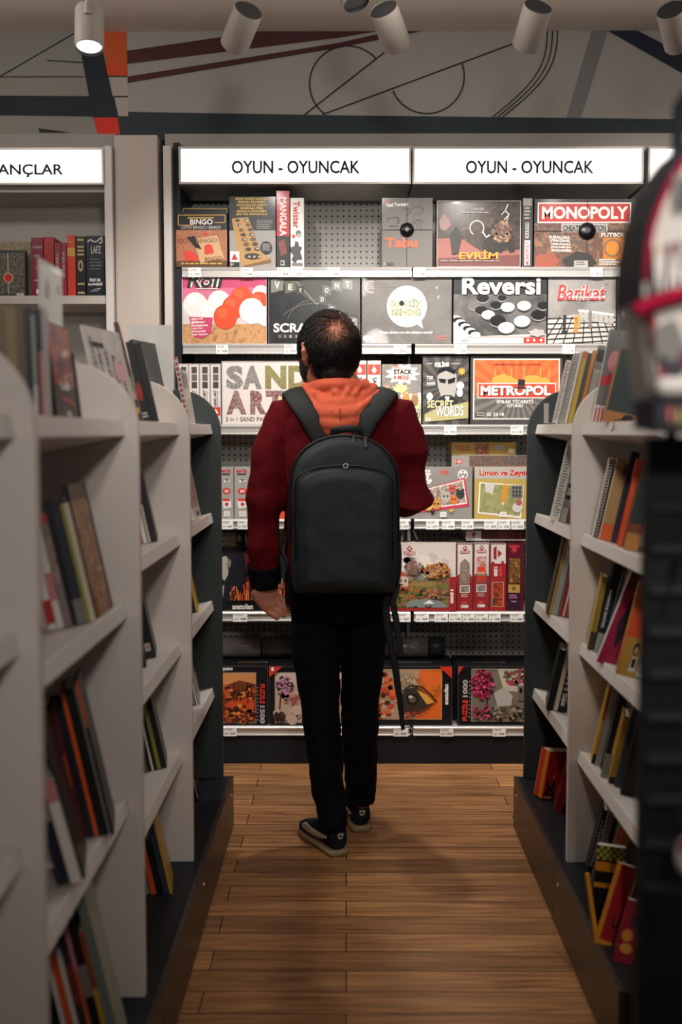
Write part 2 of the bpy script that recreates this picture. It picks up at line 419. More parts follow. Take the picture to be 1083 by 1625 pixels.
# ================================================================== GAMES WALL UNIT
ZS = [1.978, 1.680, 1.364, 0.990, 0.620, 0.156]         # shelf tops
XJ = [-0.655, 0.258, 1.160, 2.06]                       # bay joints
def peg_mat():
    m = bpy.data.materials.new('pegboard'); m.use_nodes = True; nt = m.node_tree; N = nt.nodes; L = nt.links; p = N['Principled BSDF']
    tc = N.new('ShaderNodeTexCoord'); sp = N.new('ShaderNodeSeparateXYZ'); L.new(tc.outputs['Object'], sp.inputs[0])
    ds = []
    for ax_ in ('X', 'Z'):
        a = N.new('ShaderNodeMath'); a.operation = 'MULTIPLY'; a.inputs[1].default_value = 1 / 0.0245; L.new(sp.outputs[ax_], a.inputs[0])
        f = N.new('ShaderNodeMath'); f.operation = 'FRACT'; L.new(a.outputs[0], f.inputs[0])
        d = N.new('ShaderNodeMath'); d.operation = 'SUBTRACT'; d.inputs[1].default_value = 0.5; L.new(f.outputs[0], d.inputs[0])
        q = N.new('ShaderNodeMath'); q.operation = 'POWER'; q.inputs[1].default_value = 2; L.new(d.outputs[0], q.inputs[0]); ds.append(q)
    s_ = N.new('ShaderNodeMath'); s_.operation = 'ADD'; L.new(ds[0].outputs[0], s_.inputs[0]); L.new(ds[1].outputs[0], s_.inputs[1])
    g = N.new('ShaderNodeMath'); g.operation = 'LESS_THAN'; g.inputs[1].default_value = 0.03; L.new(s_.outputs[0], g.inputs[0])
    mx = N.new('ShaderNodeMix'); mx.data_type = 'RGBA'; mx.inputs[6].default_value = (lin(196), lin(193), lin(186), 1); mx.inputs[7].default_value = (0.004, 0.004, 0.004, 1)
    L.new(g.outputs[0], mx.inputs[0]); L.new(mx.outputs[2], p.inputs['Base Color']); p.inputs['Roughness'].default_value = 0.45
    return m
PEG = peg_mat()
YB = 4.86
unit = empty('shelving_unit', (0.25, YF, 0))
tag(unit, 'long wall shelving unit with perforated back panel, silver price rails and games', 'shelving unit')
for i in range(3):
    mb = MB(); mb.box((XJ[i] + 0.004, YB, 0.1), (XJ[i + 1] - 0.004, YB + 0.015, 2.46), PEG); mb.build('back_panel', unit)
GREYM = col(170, 166, 160, 0.4, metal=0.2)
def rail_profile(z):
    # rounded price rail: profile in (y,z), front bulging
    return [(YF + 0.012, z), (YF + 0.003, z - 0.002), (YF, z - 0.006), (YF + 0.001, z - 0.011), (YF + 0.006, z - 0.015), (YF + 0.007, z - 0.032),
            (YF + 0.003, z - 0.035), (YF + 0.003, z - 0.039), (YF + 0.012, z - 0.039)]
for z in ZS:
    for i in range(3):
        mb = MB(); mb.box((XJ[i] + 0.012, YF + 0.012, z - 0.022), (XJ[i + 1] - 0.003, YB, z), GREYM); sh = mb.build('shelf', unit)
        mb = MB(); mb.prism(rail_profile(z), 'x', XJ[i] + 0.012, XJ[i + 1] - 0.003, STEEL); mb.build('price_rail', sh)
for i, x in enumerate(XJ[1:3]):
    mb = MB(); mb.box((x - 0.0015, YF + 0.32, 0.1), (x + 0.0015, YB, 2.3), DARK); mb.build('divider', unit)
mb = MB(); mb.box((XJ[0], YF + 0.012, 0), (XJ[3], YB + 0.03, 0.112), DARK); mb.build('plinth', unit)
mb = MB(); mb.box((XJ[0] - 0.055, YF - 0.01, 0), (XJ[0] - 0.024, YB, at(270, 232, YF).z), col(196, 190, 184, 0.5)); mb.build('side_upright', unit, bevel=0.002)
mb = MB(); mb.box((XJ[0] - 0.022, YF + 0.03, 0), (XJ[0] + 0.004, YB, 2.46), DARK); mb.build('side_panel', unit)
mb = MB(); mb.box((XJ[0] - 0.056, YF + 0.05, 2.43), (XJ[3], YB + 0.02, at(541, 212, YF + 0.05).z), col(150, 143, 136, 0.55)); mb.build('cornice', unit)
LBOX = emit('lightbox_face', (1.0, 0.97, 0.94), 1.25)
FRAME = col(176, 170, 164, 0.4, metal=0.3)
def sign(px0, px1, texts, label, y0=232, y1=292):
    a = at(px0, y1, YF - 0.02); b = at(px1, y0, YF - 0.02)
    root = empty('lightbox_sign', ((a.x + b.x) / 2, YF, a.z)); tag(root, label, 'illuminated sign', 'lit header signs over the wall shelves')
    mb = MB(); z0, z1 = a.z, b.z; t = 0.008
    mb.box((a.x, YF - 0.02, z0), (b.x, YF + 0.30, z0 + t), FRAME); mb.box((a.x, YF - 0.02, z1 - t), (b.x, YF + 0.30, z1), FRAME)
    mb.box((a.x, YF - 0.02, z0 + t), (a.x + t, YF + 0.30, z1 - t), FRAME); mb.box((b.x - t, YF - 0.02, z0 + t), (b.x, YF + 0.30, z1 - t), FRAME)
    mb.box((a.x + t, YF + 0.03, z0 + t), (b.x - t, YF + 0.04, z1 - t), FRAME)
    mb.build('frame', root)
    mb = MB(); mb.box((a.x + t, YF - 0.014, z0 + t), (b.x - t, YF - 0.004, z1 - t), LBOX)
    f = Face(mb, (px0, y0, px1, y1), (a.x, YF - 0.014, z0), (b.x - a.x, 0, 0), (0, 0, z1 - z0), (0, -1, 0)); f.k = 3
    for (s_, x0, ya, x1, yb) in texts: f.text(s_, x0, ya, x1, yb, INK, 0.022)
    mb.build('light_panel', root)
sign(284, 653, [('OYUN - OYUNCAK', 368, 254, 572, 275)], 'lit white header sign reading OYUN - OYUNCAK above the bingo and ball games')
sign(655, 1023, [('OYUN - OYUNCAK', 740, 254, 944, 275)], 'lit white header sign reading OYUN - OYUNCAK above the mammoth picture game')
sign(1029, 1396, [('OYUN - OYUNCAK', 1120, 254, 1320, 275)], 'lit white header sign half hidden behind the hanging bag')

# ------------------------------------------------------------------ game and puzzle boxes on the wall unit
def gbox(name, label, rect, row, depth, base, art=None, cat='game box', yf=YF + 0.022, z0=None, group=None, rim=None, rough=0.35):
    x0, y0, x1, y1 = rect
    ym = (y0 + y1) / 2; a = at(x0, ym, yf); b = at(x1, ym, yf)
    zz0 = ZS[row] if z0 is None else z0
    zt = at((x0 + x1) / 2, y0, yf).z
    mb = MB(); mb.box((a.x + 0.0008, yf, zz0 + 0.0005), (b.x - 0.0008, yf + depth, zt), base)
    f = Face(mb, rect, (a.x + 0.0008, yf, zz0), (b.x - a.x - 0.0016, 0, 0), (0, 0, zt - zz0), (0, -1, 0)); f.k = 3
    if art: art(f)
    if rim is not None: f.frame(x0 + 0.5, y0 + 0.5, x1 - 0.5, y1 - 0.5, 1.0, rim)
    o = mb.build(name, None, ((a.x + b.x) / 2, yf + depth / 2, zz0))
    tag(o, label, cat, group or GROUPS[row]); o['row'] = row
    return o
GROUPS = ['games on the top shelf', 'games on the second shelf', 'games on the third shelf', 'boxes on the fourth shelf', 'puzzles on the fifth shelf', 'puzzles on the lowest shelf']
K = lambda *c: col(*c, 0.42, 0.0, 0.08)          # glossy print
BLK = K(16, 17, 19); WHT = K(232, 228, 222); GRY = K(112, 109, 104); DGR = K(62, 60, 58); LGR = K(176, 171, 165)
GOLD = K(190, 150, 70); CRIM = K(176, 34, 40); ORNG = K(222, 92, 48); YEL = K(206, 168, 72); TAN = K(186, 146, 92)

# --- top shelf
def a_bingo(f):
    f.rect(279, 363, 361, 414, mottle('bingo_art', [(120, 70, 44), (176, 120, 84), (150, 84, 58), (196, 150, 112)], 120, 0.42, 0.08))
    f.rect(279, 409, 361, 418, K(92, 60, 34)); f.pline([(308, 356), (283, 356), (283, 341), (358, 341), (358, 352), (341, 352)], 1.2, GOLD)
    f.text('BINGO', 302, 347, 338, 355, WHT, 0.02); f.text('LOTO BINGO / BINGO', 288, 357, 351, 361.5, LGR, 0.02); f.rect(298, 344, 340, 346, GOLD)
    f.poly([(307, 377), (345, 371), (356, 405), (318, 412)], K(196, 158, 116)); f.poly([(296, 374), (309, 372), (320, 392), (311, 390)], BLK)
    f.text('BINGO', 311, 377, 345, 383, K(110, 70, 44), 0.01, skew=2); f.text('GO', 282, 376, 298, 383, K(110, 70, 44), 0.01)
    for (x, y, r_) in ((301, 402, 9), (296, 398, 5), (309, 405, 6), (331, 390, 7), (329, 396, 5), (335, 395, 5), (326, 369, 3)): f.disc(x, y, r_, K(206, 58, 44), r_ * 0.8)
    f.text('BINGO', 325, 404, 352, 410, K(110, 70, 44), 0.01, skew=2); f.lines(287, 412, 353, 416, 1, GOLD)
gbox('board_game_box', 'black and tan bingo game box with red chips, leftmost on the top shelf', (279, 336, 361, 419), 0, 0.05, BLK, a_bingo)
gbox('board_game_box', 'second bingo box standing just behind the front bingo box', (289, 329, 363, 419), 0, 0.05, BLK, lambda f: f.frame(291, 331, 361, 345, 1.0, GOLD), yf=YF + 0.085)
def a_mancala(f):
    f.rect(364, 363, 438, 419, K(150, 146, 142))
    for i, w_ in enumerate((26, 22, 24, 19, 24, 25)): f.text(('SOLID WOOD MANCALA', 'MANCALA DE MADERA', 'MANCALA IN LEGNO', 'MANKALA SPIEL', 'MANCALA DE MADEIRA', 'JEU DE MANCALA')[i], 400 - w_, 313.5 + 4.7 * i, 400 + w_, 317 + 4.7 * i, K(214, 176, 60), 0.03)
    f.lines(408, 348, 433, 362, 5, LGR, 0.3)
    f.poly([(368, 345), (394, 343), (414, 395), (430, 406), (384, 417), (376, 395)], K(176, 136, 78)); f.poly([(384, 417), (430, 406), (431, 412), (386, 419)], K(120, 86, 44))
    for i in range(7):
        for j in range(2):
            x = 377 + i * 4.0 * 0.75 + j * 14 - (i > 3) * 1; y = 348 + i * 7.2 - j * 0.6
            f.disc(x, y, 4.6 if i > 2 else 3.8, K(92, 64, 34), 2.6); f.disc(x + 1, y + 0.3, 2.2, (BLK, LGR, K(120, 60, 40))[(i + j) % 3], 1.5)
    f.disc(401, 402, 13, K(60, 44, 26), 4.5)
    for i in range(6): f.disc(392 + i * 4, 402 + (i % 2) * 2 - 1, 2, (BLK, LGR)[i % 2], 1.6)
    f.disc(423, 389, 9.5, BLK); f.lines(417, 384, 430, 395, 4, LGR, 0.4)
    f.rect(365, 395, 380, 411, WHT); f.poly([(367, 408), (372, 398), (378, 408)], CRIM); f.rect(365, 411, 380, 419, BLK); f.text('6+', 366, 412, 371, 417, WHT)
gbox('board_game_box', 'tall black game box picturing a wooden pit board with beads', (364, 312, 438, 419), 0, 0.07, BLK, a_mancala)
def a_mangala(f):
    f.rect(439, 303, 460, 371, K(186, 30, 36)); f.text('MANGALA', 444, 313, 455.5, 371, WHT, 0.03, rot=90)
    f.poly([(441, 380), (452, 376), (456, 398), (446, 402)], K(120, 52, 36)); f.rect(445, 408, 452, 416, LGR); f.rect(446, 410, 450, 414, BLK)
gbox('board_game_box', 'red and black box edge with the white title running down', (439, 303, 460, 419), 0, 0.25, BLK, a_mangala)
def a_twister(f):
    f.text('Twister', 465, 319, 476, 360, K(196, 44, 48), 0.03, rot=90); f.disc(474, 368, 4.5, GRY, 5.5); f.disc(466, 372, 3, K(200, 60, 62)); f.disc(475, 371, 3.5, LGR)
    f.fan(471, 396, [(471 + (6 + 4 * ((i * 7) % 3)) * math.cos(i * 0.45), 396 + (12 + 6 * ((i * 5) % 3) / 2) * math.sin(i * 0.45)) for i in range(14)], DGR)
    f.rect(463, 412, 481, 417, GRY)
gbox('board_game_box', 'white party game box edge with red title, beside the empty pegboard', (461, 314, 483, 419), 0, 0.25, WHT, a_twister)
TAGM = col(10, 10, 11, 0.3)
def sec_tag(parent, px, py, r, yf):
    c = at(px, py, yf); mb = MB()
    mb.tube([(c.x, yf + 0.0, c.z), (c.x, yf - 0.008, c.z), (c.x, yf - 0.014, c.z), (c.x, yf - 0.017, c.z)], [r, r, r * 0.8, r * 0.3], TAGM, 28); mb.build('security_tag', parent)
    mb = MB(); t = 0.0012
    z0 = world_loc(parent).z; o = parent
    xs = [v.co.x for v in o.data.vertices]; zs = [v.co.z for v in o.data.vertices]; L = world_loc(o)
    mb.box((L.x + min(xs), yf - 0.002, c.z - t), (L.x + max(xs), yf - 0.0012, c.z + t), INK); mb.box((c.x - t, yf - 0.003, L.z + min(zs)), (c.x + t, yf - 0.0022, L.z + max(zs)), INK)
    mb.build('wire', parent)
def a_tabu(f):
    f.text('TABU', 609, 317, 620, 321, K(196, 70, 70), 0.04); f.text('Yeni Yorumu!', 612, 322, 648, 328, WHT, 0.04, skew=2)
    f.pline([(651, 332), (658, 327), (667, 328), (674, 332), (668, 338), (660, 338), (656, 342)], 1, K(60, 56, 54)); f.pline([(640, 333), (648, 330), (652, 336), (645, 341)], 1, K(60, 56, 54))
    for i in range(5): f.arc(657 + i * 3.5, 353 - (i in (1, 2, 3)) * 3, 3, 180, 360, 1, K(64, 60, 58)); f.line(654 + i * 3.5, 352, 655 + i * 3.5, 362, 0.8, K(64, 60, 58))
    f.poly([(614, 344), (633, 342), (635, 350), (631, 358), (619, 358), (614, 350)], DGR); f.lines(616, 346, 633, 356, 4, K(140, 136, 130))
    f.text('Tabu', 611, 374, 663, 389, ORNG, 0.035); f.text('6', 609, 411, 612, 416, LGR); f.rect(614, 412, 625, 416, DGR)
tabu = gbox('board_game_box', 'dark grey guessing game box with orange title and black round tag', (606, 314, 687, 419), 0, 0.06, K(104, 99, 94), a_tabu, rough=0.2)
sec_tag(tabu, 646, 365, 0.027, YF + 0.022)
def a_evrim(f):
    f.rect(693, 319, 827, 419, mottle('evrim_art', [(58, 54, 50), (86, 80, 74), (72, 60, 56), (104, 98, 92)], 26, 0.22, 0.7))
    f.poly([(693, 376), (730, 374), (770, 398), (827, 392), (827, 419), (693, 419)], K(150, 92, 82)); f.poly([(693, 405), (827, 400), (827, 419), (693, 419)], K(108, 64, 60))
    f.poly([(697, 350), (704, 337), (712, 345), (716, 356), (706, 364), (699, 360)], K(150, 120, 114))
    f.poly([(768, 372), (772, 354), (786, 348), (800, 352), (814, 366), (818, 396), (810, 398), (806, 388), (796, 398), (790, 396), (784, 400), (774, 400), (768, 390)], K(34, 28, 26))
    f.blobs(798, 366, 15, 15, 90, 1.5, 4, (K(150, 116, 92), K(120, 90, 72), K(176, 142, 116), K(96, 70, 56)), 2); f.blobs(776, 352, 7, 8, 30, 1.5, 3.5, (K(64, 54, 46), K(90, 76, 64)), 3); f.pline([(770, 360), (766, 374), (768, 388), (774, 392)], 3, K(60, 48, 42))
    f.arc(757, 360, 11, 120, 400, 2, K(196, 188, 178)); f.pline([(766, 365), (772, 374), (778, 370)], 2, K(206, 198, 188))
    f.poly([(714, 372), (724, 356), (734, 372), (728, 398), (718, 400)], K(44, 40, 38))
    f.pline([(806, 324), (802, 334), (808, 340), (800, 348)], 1.4, WHT); f.pline([(808, 338), (804, 352)], 1, WHT); f.pline([(802, 334), (796, 340)], 1, WHT)
    f.text('EVRİM', 729, 393, 791, 407, K(232, 150, 52), 0.03); f.text('OYUN KUTUSU', 750, 330, 768, 333, WHT); f.lines(733, 336, 784, 339, 1, LGR); f.lines(700, 409, 800, 412, 1, LGR, 0.4)
gbox('board_game_box', 'shiny wrapped game box picturing a mammoth and lightning', (693, 319, 827, 419), 0, 0.07, DGR, a_evrim, rim=LGR)
def a_monospine(f):
    f.rect(833, 378, 842, 416, K(214, 210, 206)); f.text('MONOPOLY', 834.5, 380, 840.5, 415, K(170, 40, 44), 0.03, rot=-90); f.rect(834, 351, 840, 375, LGR); f.lines(835, 352, 839, 374, 5, DGR)
    f.rect(830, 315, 844, 326, K(150, 146, 140)); f.lines(832, 328, 842, 348, 4, LGR)
gbox('board_game_box', 'narrow dark box edge with a small red title running upward', (829, 314, 846, 419), 0, 0.25, K(52, 52, 54), a_monospine)
def a_mono(f):
    f.rect(848, 352, 1008, 419, mottle('mono_art', [(52, 44, 40), (120, 74, 62), (84, 78, 70), (150, 104, 70), (66, 66, 66)], 34, 0.42, 0.08))
    f.rect(853, 321, 1002, 352, WHT); f.rect(855, 323, 1000, 350, K(188, 48, 40)); f.text('MONOPOLY', 860, 327, 997, 346, WHT, 0.035)
    f.rect(891, 353, 965, 366, LGR); f.text('CHEATERS EDITION', 894, 355.5, 962, 364, INK, 0.03)
    for i in range(5): f.text(('KURALLARA', 'UYMAZSINIZ', 'YARIM EĞLENCE', 'KAÇABİLEN', 'KAZANIR!')[i], 872 + i, 371 + 5 * i, 905 + i * 0.5, 375 + 5 * i, WHT, 0.03, skew=-1)
    f.rect(958, 374, 992, 407, K(196, 118, 40)); f.disc(973, 390, 14, K(120, 100, 84)); f.disc(973, 390, 11, K(204, 128, 44)); f.rect(994, 366, 1008, 408, K(40, 44, 54))
    f.text('FUTBOL', 955, 367, 993, 373, WHT, 0.02); f.lines(952, 407, 986, 417, 3, WHT); f.disc(997, 415, 8, LGR, 4); f.lines(852, 411, 866, 416, 1, WHT)
    f.poly([(892, 408), (915, 395), (936, 398), (948, 412), (940, 419), (900, 419)], K(50, 50, 46)); f.rect(912, 409, 934, 419, LGR); f.lines(914, 411, 932, 417, 2, DGR)
    f.poly([(850, 402), (876, 397), (890, 410), (880, 419), (850, 419)], K(150, 80, 62))
mono = gbox('board_game_box', 'property trading game box with big red banner and black round tag', (848, 316, 1010, 419), 0, 0.06, K(40, 40, 42), a_mono)
sec_tag(mono, 932, 367, 0.033, YF + 0.022)

# --- second shelf
def a_roll(f):
    f.rect(289, 436, 424, 494, K(196, 70, 110)); f.rect(289, 456, 424, 480, K(206, 110, 140)); f.rect(289, 478, 424, 516, K(206, 196, 192)); f.rect(289, 512, 424, 543, mottle('sand_art', [(170, 120, 76), (200, 152, 104), (150, 100, 60)], 40, 0.42, 0.08))
    W_ = K(226, 222, 220); O_ = K(214, 72, 36)
    for (x, y, r_, m_) in ((310, 482, 19, W_), (348, 478, 18, W_), (330, 492, 17, W_), (415, 466, 14, W_), (384, 472, 18, O_), (412, 478, 16, O_), (371, 486, 18, O_), (400, 492, 20, W_), (424, 500, 16, W_), (358, 501, 19, O_)):
        f.disc(x, y, r_, m_); f.disc(x - r_ * 0.25, y - r_ * 0.3, r_ * 0.45, K(236, 234, 232) if m_ is W_ else K(228, 96, 52))
    f.poly([(300, 501), (338, 502), (335, 526), (322, 534), (308, 532)], K(190, 64, 100)); 
    for i in range(6): f.text(('Eğlenceli', 'Eller', 'Konsantre', 'Yoğun Oyun', 'Strateji', 'Seti Oyunu')[i], 304, 503 + 4.8 * i, 322 + (i % 3) * 4, 506.6 + 4.8 * i, WHT, 0.03, skew=1)
    f.text('Roll', 297, 434, 356, 456, WHT, 0.06, shear=0.2); f.text('Roll', 297, 434, 356, 456, K(40, 36, 38), 0.025, shear=0.2); f.rect(312, 457, 346, 458.5, WHT)
gbox('board_game_box', 'pink game box with white and red balls on sand', (289, 437, 424, 543), 1, 0.07, K(180, 60, 100), a_roll, rim=LGR)
def a_scrab(f):
    f.rect(426, 437, 571, 542, mottle('scrab_art', [(20, 24, 26), (30, 34, 36), (44, 46, 46)], 14, 0.25, 0.6))
    f.poly([(428, 437), (571, 437), (571, 500), (520, 482), (502, 480)], K(74, 74, 70))
    f.arc(500, 520, 46, 200, 340, 0.8, GRY); f.arc(500, 560, 80, 230, 310, 0.8, GRY); f.line(470, 446, 503, 482, 0.8, LGR); f.line(540, 446, 503, 482, 0.8, LGR)
    for (x, y, a, c_, m_) in ((440, 452, 10, 'V', K(120, 120, 112)), (461, 455, 8, 'E', K(96, 100, 74)), (477, 460, 6, 'Y', K(54, 56, 54)), (519, 460, 7, 'O', K(104, 106, 100)), (535, 453, 8, 'N', K(112, 112, 106)), (552, 451, 8, 'T', K(120, 120, 112)), (512, 474, 6, 'D', K(90, 92, 88)), (527, 489, 6, 'E', K(110, 110, 106)), (541, 497, 7, 'S', K(84, 84, 82)), (560, 510, 8, 'I', K(130, 128, 122))):
        t = 0.25 if x < 500 else -0.2
        f.poly([(x - a, y - a * (1 - t)), (x + a, y - a * (1 + t)), (x + a, y + a * (1 - t)), (x - a, y + a * (1 + t))], m_); f.text(c_, x - a * 0.4, y - a * 0.55, x + a * 0.4, y + a * 0.55, WHT, 0.02)
    f.text('SCRABBLE', 434, 511, 532, 525, WHT, 0.03); 
    for i in range(8): f.rect(441 + i * 8.4, 528, 447.5 + i * 8.4, 534.5, K(60, 62, 62)); f.text('ORIJINAL'[i], 442.6 + i * 8.4, 529.2, 446 + i * 8.4, 533.2, LGR)
gbox('board_game_box', 'dark letter tile word game box behind the head of the person', (426, 437, 572, 543), 1, 0.06, K(26, 30, 32), a_scrab, rim=GRY)
def a_son(f):
    f.rect(574, 440, 718, 542, mottle('son_art', [(96, 93, 89), (112, 108, 104), (124, 120, 115)], 8, 0.42, 0.08))
    f.arc(589, 455, 9, 60, 300, 1.6, LGR); f.arc(589, 455, 6.5, 60, 300, 1, LGR); f.lines(584, 451, 594, 459, 3, LGR)
    f.disc(646, 485, 32, WHT); f.poly([(656, 508), (672, 519), (668, 500)], WHT)
    f.text('SON SİZ', 620, 472, 670, 487, INK, 0.05); f.text('SON SİZ', 620.6, 472.6, 669.4, 486.4, K(210, 208, 150), 0.0)
    f.text('BENDE!', 621, 488, 669, 500, INK, 0.05); f.text('BENDE!', 621.6, 488.6, 668.4, 499.4, K(206, 204, 146), 0.0); f.disc(638, 480, 4, INK)
    f.text('Sorunu dinleme sen cimi söyleyen nerede?', 603, 523, 687, 528, WHT, 0.03); f.disc(580.5, 534, 4.5, WHT); f.disc(589.5, 534, 4.5, WHT); f.text('6+', 578, 532.5, 583, 536, INK)
    f.lines(694, 530, 711, 538, 2, K(190, 120, 110)); f.lines(604, 447, 626, 456, 3, K(134, 130, 126)); f.poly([(691, 456), (696, 453), (694, 459)], LGR); f.poly([(694, 470), (698, 467), (697, 474)], LGR)
gbox('board_game_box', 'grey party game box with a round white speech bubble', (574, 440, 718, 543), 1, 0.07, K(104, 100, 96), a_son, rim=K(60, 58, 56))
def a_rev(f):
    f.rect(720, 437, 868, 542, mottle('rev_art', [(48, 48, 48), (92, 90, 88), (124, 121, 118)], 10, 0.42, 0.08)); f.rect(720, 437, 868, 466, K(44, 44, 44))
    f.poly([(720, 500), (740, 518), (758, 531), (868, 527), (868, 532), (720, 542)], WHT); f.poly([(720, 514), (748, 531), (868, 534), (868, 542), (720, 542)], WHT)
    f.rect(745, 530.5, 868, 534, LGR); f.rect(832, 533, 866, 541.5, K(196, 60, 48)); f.disc(839, 537, 2, WHT); f.disc(849, 537, 2, WHT); f.disc(860, 537, 2, WHT); f.lines(733, 536, 745, 540, 2, DGR)
    for i in range(9): f.disc(723 + i * 4.0, 503 + i * 3.2, 8, BLK if i % 2 else WHT, 4.5)
    for (x, y, a, m_) in ((753, 484, 9, GRY), (766, 472, 10, BLK), (764, 491, 10, BLK), (775, 498, 10.5, WHT), (787, 483, 9, BLK), (797, 472, 7, BLK), (806, 486, 11, WHT), (832, 484, 11, WHT), (790, 507, 13, BLK), (804, 518, 13, WHT), (829, 508, 13, WHT), (855, 498, 12, BLK), (862, 484, 9, BLK)):
        f.disc(x, y + 1.8, a, K(150, 147, 142) if m_ is not WHT else K(70, 69, 67), a * 0.68); f.disc(x, y, a, m_, a * 0.66)
    f.text('Reversi', 733, 440, 858, 467, INK, 0.06); f.text('Reversi', 733, 440, 858, 467, WHT, 0.03); f.fan(853, 526, [(853 + (16 if i % 2 else 11) * math.cos(i * 0.5), 526 + (7 if i % 2 else 5) * math.sin(i * 0.5)) for i in range(13)], LGR)
gbox('board_game_box', 'dark game box with black and white round counters', (720, 437, 868, 543), 1, 0.07, K(60, 60, 60), a_rev)
def a_bari(f):
    f.rect(870, 440, 978, 542, mottle('bari_art', [(120, 117, 113), (146, 142, 138), (160, 156, 152)], 8, 0.42, 0.08)); f.poly([(870, 506), (910, 498), (978, 500), (978, 542), (870, 542)], K(196, 192, 186))
    for i in range(9): f.line(862 + i * 16, 544, 890 + i * 9.5, 500, 1.8, K(44, 43, 42))
    for i in range(6): f.line(868, 504 + i * 8, 980, 502 + i * 7, 1.8, K(44, 43, 42))
    for i in range(7): f.rect(919 + i * 8, 491 + i * 1.0, 926 + i * 8, 506 + i, K(178, 174, 168)); f.rect(918 + i * 8, 490 + i, 927 + i * 8, 493 + i, WHT)
    for (x, m_, h_) in ((896, K(52, 50, 48), 26), (914, K(206, 128, 50), 24), (919, K(170, 160, 110), 18), (937, K(120, 117, 112), 24)): f.disc(x, 524 - (x > 915) * 8, 4.5, m_, 2.4); f.rect(x - 2.2, 524 - h_ - (x > 915) * 8, x + 2.2, 523 - (x > 915) * 8, m_)
    f.text('Barikat', 884, 452, 961, 476, WHT, 0.045, shear=0.2); f.text('Barikat', 884, 452, 961, 476, K(186, 58, 58), 0.015, shear=0.2); f.text('Zeka ve Strateji Oyunu', 906, 469, 960, 473, WHT, 0.02); f.lines(960, 446, 966, 452, 2, LGR)
gbox('board_game_box', 'pale grey maze game box with small pegs on a chequered board', (870, 440, 978, 543), 1, 0.07, K(120, 117, 113), a_bari)
gbox('board_game_box', 'dark letter game box edge with its title running down, right end', (979, 437, 1004, 543), 1, 0.25, K(58, 57, 55), lambda f: (f.text('SCRABBLE', 988, 440, 996, 500, LGR, 0.02, rot=90), f.line(982, 440, 982, 540, 0.6, GRY), f.line(1000, 440, 1000, 540, 0.6, GRY)))

# --- third shelf
def sand_edge(f, flip=False):
    x0, y0, x1, y1 = f.r; w_ = x1 - x0
    if not flip:
        for i in range(3): f.rect(x0 + w_ * .25, y0 + 5 + 11.5 * i, x1 - w_ * .22, y0 + 15 + 11.5 * i, (K(76, 72, 68), K(104, 98, 94), K(70, 66, 62))[i])
        f.text('SAND ART', x0 + w_ * .3, y0 + 41, x1 - w_ * .42, y0 + 66, INK, 0.03, rot=-90); f.rect(x1 - w_ * .33, y0 + 42, x1 - w_ * .27, y0 + 66, GRY)
        f.rect(x0, y0 + 67, x1, y0 + 80, K(200, 52, 46)); f.poly([(x0 + w_ * .3, y0 + 77), (x0 + w_ * .5, y0 + 69), (x1 - w_ * .25, y0 + 77)], WHT)
    else:
        f.rect(x0, y0 + 6, x1, y0 + 22, K(206, 66, 50)); f.poly([(x0 + w_ * .3, y0 + 16), (x0 + w_ * .5, y0 + 8), (x1 - w_ * .28, y0 + 16)], WHT); f.rect(x0 + w_ * .4, y0 + 16, x1 - w_ * .38, y0 + 19, WHT)
        f.text('SAND ART', x0 + w_ * .4, y0 + 26, x1 - w_ * .3, y0 + 68, INK, 0.03, rot=90)
SAND = K(222, 214, 208)
for i, (x0, lb) in enumerate(((283, 'first'), (300, 'second'), (317, 'third'), (334, 'fourth'))):
    gbox('craft_kit_box', '%s from the left of the white kit edges with dark squares' % lb, (x0, 577, x0 + 17, 671), 2, 0.28, SAND, sand_edge, 'craft kit', group='white craft kits on the third shelf', rim=K(176, 168, 162))
def a_sand(f):
    P1 = mottle('sand_letters', [(58, 52, 50), (150, 146, 140), (92, 86, 80), (196, 192, 186), (76, 60, 58)], 190, 0.35, 0.3, 1.5)
    P2 = mottle('sand_letters_red', [(60, 42, 44), (160, 60, 66), (84, 70, 68), (200, 190, 184), (70, 40, 46)], 190, 0.35, 0.3, 1.5)
    P3 = mottle('sand_letters_olive', [(88, 84, 56), (160, 152, 90), (110, 100, 70), (196, 190, 160)], 160, 0.35, 0.3, 1.5)
    for (c_, x0, x1, m_) in (('S', 359, 386, P1), ('A', 385, 416, P1), ('N', 421, 455, P3), ('D', 458, 490, P3)): f.text(c_, x0, 580, x1, 617, m_, 0.06)
    for (c_, x0, x1, m_) in (('A', 359, 391, P2), ('R', 397, 423, P2), ('T', 422, 452, P2)): f.text(c_, x0, 619, x1, 656, m_, 0.06)
    f.text('3 in 1 SAND PAINTING', 358, 660, 448, 667, K(130, 110, 104), 0.02); f.disc(452, 635, 9, K(210, 196, 120)); f.disc(470, 650, 16, K(214, 160, 100)); f.disc(486, 640, 12, K(190, 90, 80))
gbox('craft_kit_box', 'large white craft kit box with big patterned title letters', (352, 573, 508, 672), 2, 0.08, SAND, a_sand, 'craft kit', rim=K(176, 168, 162))
for x0, lb in ((538, 'leftmost red topped white kit edge right of the head'), (560, 'middle red topped white kit edge right of the head'), (583, 'rightmost red topped white kit edge beside the mole game')):
    gbox('craft_kit_box', lb, (x0, 572, x0 + 22, 671), 2, 0.28, SAND, lambda f: sand_edge(f, True), 'craft kit', group='white craft kits on the third shelf', rim=K(176, 168, 162))
